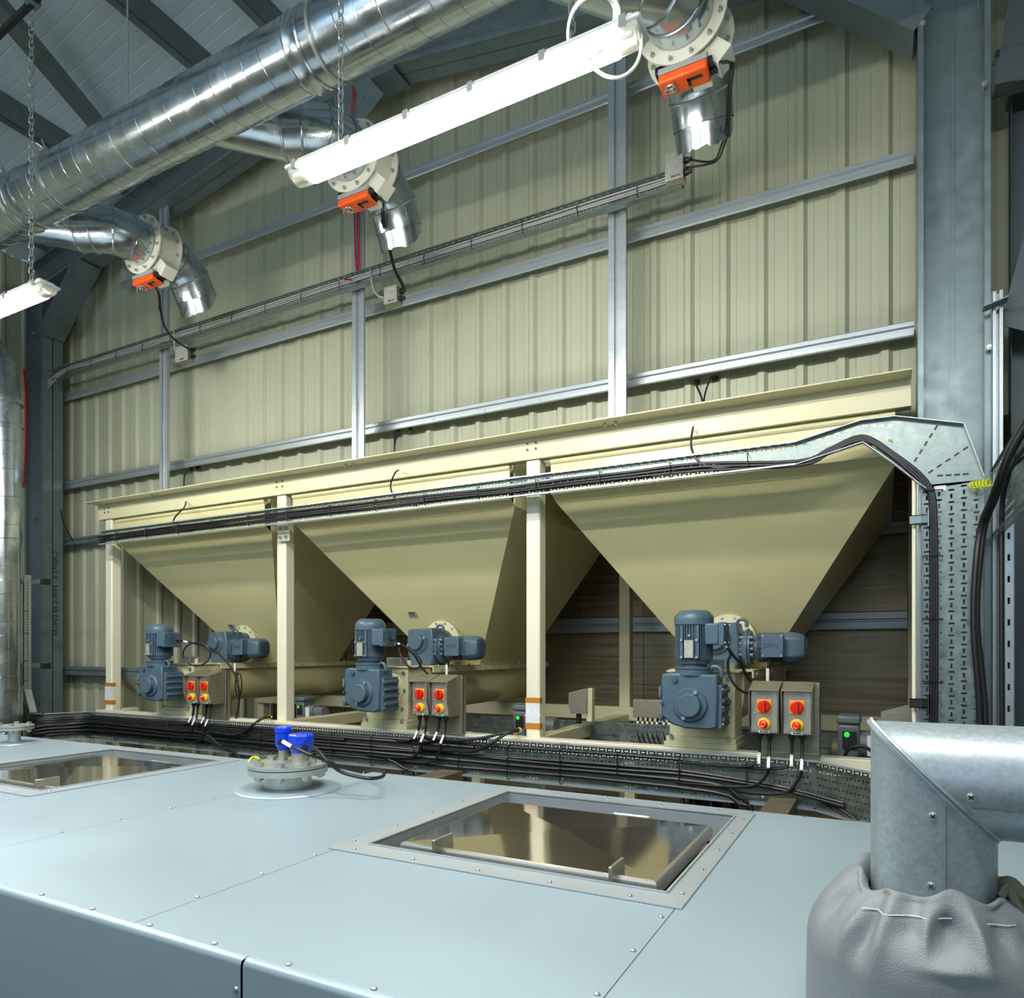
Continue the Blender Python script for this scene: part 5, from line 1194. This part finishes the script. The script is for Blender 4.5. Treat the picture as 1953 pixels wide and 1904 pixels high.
mcab([(539,1414,2.15), (560,1426,2.14), (585,1438,2.16), (612,1447,2.2), (640,1460,2.28), (668,1468,2.4), (690,1473,2.5)], 'black cable from the slim blue sensor with a white tag', 1)
mcab([(594,1423,2.19), (608,1434,2.16), (624,1452,2.16), (650,1472,2.2), (680,1481,2.22), (705,1485,2.22), (728,1482,2.3), (732,1472,2.42), (715,1469,2.5), (696,1473,2.52)], 'black cable from the wide blue sensor curling on the casing')
# ------------------------------------------------------------------ foreground clad pipe with its elbow and fabric jacket
SC = .87
px, py, pr_, pz = .080*SC, 1.498*SC, .100*SC, -.234*SC
t = thing('clad_pipe', (px, py, MZ), 'large clad metal pipe elbow in the right foreground', 'pipe')
mb = MB(); n = 72
def mit(path, r, cut0=None):
    m2 = MB(); return m2, m2.mitre(path, r, n, .0, [])
m1, r1 = mit([(px, py, MZ), (px, py, pz), (2.6, py+.02, pz)], pr_)
# split the two gores into separate parts
ma = MB(); ma.add(r1[0]+r1[1], [(i, (i+1) % n, n+(i+1) % n, n+i) for i in range(n)]); ma.build('upright_cladding', M['pipe'], t)
ma = MB(); ma.add(r1[1]+r1[2], [(i, (i+1) % n, n+(i+1) % n, n+i) for i in range(n)]); ma.build('level_cladding', M['pipe'], t)
c = V(px, py, pz); ma = MB()
dn = V(1,0,-1).normalized(); nn = V(1,0,1).normalized(); vs = []
for dl, k in ((-.006, .0), (-.0055, .003), (-.002, .0045), (.0, .002), (.002, .0045), (.0055, .003), (.006, .0)):
    vs += [q_+(q_-c).normalized()*k+nn*dl for q_ in r1[1]]
ma.add(vs, [(j*n+i, j*n+(i+1) % n, (j+1)*n+(i+1) % n, (j+1)*n+i) for j in range(6) for i in range(n)]); ma.build('mitre_seam', M['pipe'], t)
def onpipe(u, v, rr): # point of the upright cylinder seen at u,v
    d_ = R(u, v, 'y', 1.0); o = V(0,0,0); A_ = d_.x**2+d_.y**2; B_ = -2*(d_.x*px+d_.y*py); C_ = px*px+py*py-rr*rr; k = (-B_-math.sqrt(B_*B_-4*A_*C_))/(2*A_); return d_*k
def onarm(u, v, rr):
    d_ = R(u, v, 'y', 1.0); A_ = d_.y**2+d_.z**2; B_ = -2*(d_.y*py+d_.z*pz); C_ = py*py+pz*pz-rr*rr; k = (-B_-math.sqrt(B_*B_-4*A_*C_))/(2*A_); return d_*k
for u, v in ((1779, 1557), (1776, 1690)):
    p = onpipe(u, v, pr_); o = (p-V(px, py, p.z)).normalized()
    s_ = MB().lathe(p-o*.001, o, [(0,.0065),(.002,.0062),(.0035,.004),(.0037,0)], 16).build('screw', M['bolt'], t)
    x_ = o.cross(V(0,0,1)); MB().obox(p+o*.0027, (x_+V(0,0,1)).normalized(), o, (x_-V(0,0,1)).normalized(), .008, .0006, .0016).obox(p+o*.0027, (x_-V(0,0,1)).normalized(), o, (x_+V(0,0,1)).normalized(), .008, .0006, .0016).build('cross_slot', M['dark'], s_)
p = onarm(1852, 1521, pr_); o = (p-V(p.x, py, pz)).normalized(); s_ = MB().lathe(p-o*.001, o, [(0,.0065),(.002,.0062),(.0035,.004),(.0037,0)], 16).build('screw', M['bolt'], t)
x_ = V(1,0,0); y_ = o.cross(x_); MB().obox(p+o*.0027, (x_+y_).normalized(), o, (x_-y_).normalized(), .008, .0006, .0016).obox(p+o*.0027, (x_-y_).normalized(), o, (x_+y_).normalized(), .008, .0006, .0016).build('cross_slot', M['dark'], s_)
p = onpipe(1805, 1600, pr_); o = (p-V(px, py, p.z)).normalized(); ztop = pz-.1+(px+.1-p.x)*1.0-.0
MB().obox(V(p.x, p.y, (MZ+onpipe(1805,1539,pr_).z)/2)+o*.0003, o.cross(V(0,0,1)), o, (0,0,1), .0011, .0010, onpipe(1805,1539,pr_).z-MZ).build('lap_joint', M['amotor'], t)
p = onarm(1870, 1543, pr_); o = (p-V(p.x, py, pz)).normalized()
MB().obox(V((p.x+2.5)/2-.01, p.y, p.z)+o*.0003, (1,0,0), o, o.cross(V(1,0,0)), 2.5-p.x, .0010, .0011).build('lap_joint', M['amotor'], t)
# fabric jacket
def jr(phi, z): return SC*jr0(phi, z/SC)
def jr0(phi, z):     # phi from -Y (toward viewer), positive to the right
    s = (z-MZ)/(-.425-MZ)          # 0 at casing, 1 at the hem
    k = max(0, min(1, (s-.28)/.72)); r = .131+.081*(1-k**2.0)
    g_ = max(0, min(1, (s-.25)/.6))
    h_ = max(0, min(1, (s-.70)/.3))
    r += .0065*h_*math.sin(10*phi+2.0*math.sin(2*phi+.7)+.6)+.003*g_*math.sin(5*phi+2*math.sin(phi))
    for p0, z0, wp, wz, am in ((-.62, -.482, .085, .045, -.024), (-.78, -.478, .06, .04, .008), (-.46, -.478, .06, .04, .009), (-.25, -.466, .11, .016, -.010), (.10, -.470, .15, .026, -.036), (.12, -.508, .22, .012, .013), (.33, -.47, .05, .035, .012), (-.10, -.462, .05, .03, .010), (.55, -.462, .10, .02, -.014), (.95, -.48, .15, .035, -.02), (-1.2, -.47, .1, .03, -.015)):
        r += am*math.exp(-((phi-p0)/wp)**2-((z-z0)/wz)**2)
    r += .002*mnoise.noise(V(phi*2, z*6, 1.5))
    return r
mb = MB(); n = 220; ZH = -.425*SC; zs = [MZ+(i/70)*(ZH-MZ) for i in range(71)]; vs = []
for z in zs:
    for i in range(n):
        ph = -math.pi+2*math.pi*i/n; dz = .010*math.sin(3*ph+1)+.007*math.sin(8*ph)
        s = (z-MZ)/(ZH-MZ); r = jr(ph, z); vs.append((px+math.sin(ph)*r, py-math.cos(ph)*r, z+dz*s*s*SC))
for rr, dz in ((.128, .006), (.121, .008), (.113, .002), (.108, -.012), (.106, -.03)):
    for i in range(n):
        ph = -math.pi+2*math.pi*i/n; d2 = .010*math.sin(3*ph+1)+.007*math.sin(8*ph); k = 1+.05*math.sin(9*ph+2.2*math.sin(2*ph+.7)+.6)*(1 if rr > .115 else .2)
        vs.append((px+math.sin(ph)*rr*k*SC, py-math.cos(ph)*rr*k*SC, (-.425+dz+d2)*SC))
mr = len(vs)//n; mb.add(vs, [(j*n+i, j*n+(i+1) % n, (j+1)*n+(i+1) % n, (j+1)*n+i) for j in range(mr-1) for i in range(n)])
jk = thing('insulation_jacket', (px, py, MZ), 'grey fabric insulation jacket gathered round the foot of the clad pipe', 'jacket')
mb.build('fabric_cover', M['fabric'], jk, smooth=3.2)
mb = MB(); k0 = V(0,0,0)
mb.tube([R(1906,1692,'y',1.50*SC), R(1925,1682,'y',1.49*SC), R(1945,1700,'y',1.47*SC), R(1975,1720,'y',1.45*SC)], .009, 8, smooth=5)
mb.tube([R(1908,1712,'y',1.47*SC), R(1926,1690,'y',1.48*SC), R(1937,1720,'y',1.46*SC), R(1955,1755,'y',1.44*SC)], .007, 8, smooth=5)
mb.build('strap', M['olive'], jk)
mb = MB(); pts = []
for i in range(26):
    ph = -.75+1.6*i/25; z = (-.447+.006*math.sin(3*ph+1))*SC; r = jr(ph, z)+.0008; pts.append((px+math.sin(ph)*r, py-math.cos(ph)*r, z))
mb.tube(pts, .0009, 4); mb.build('stitching', M['paper'], jk)
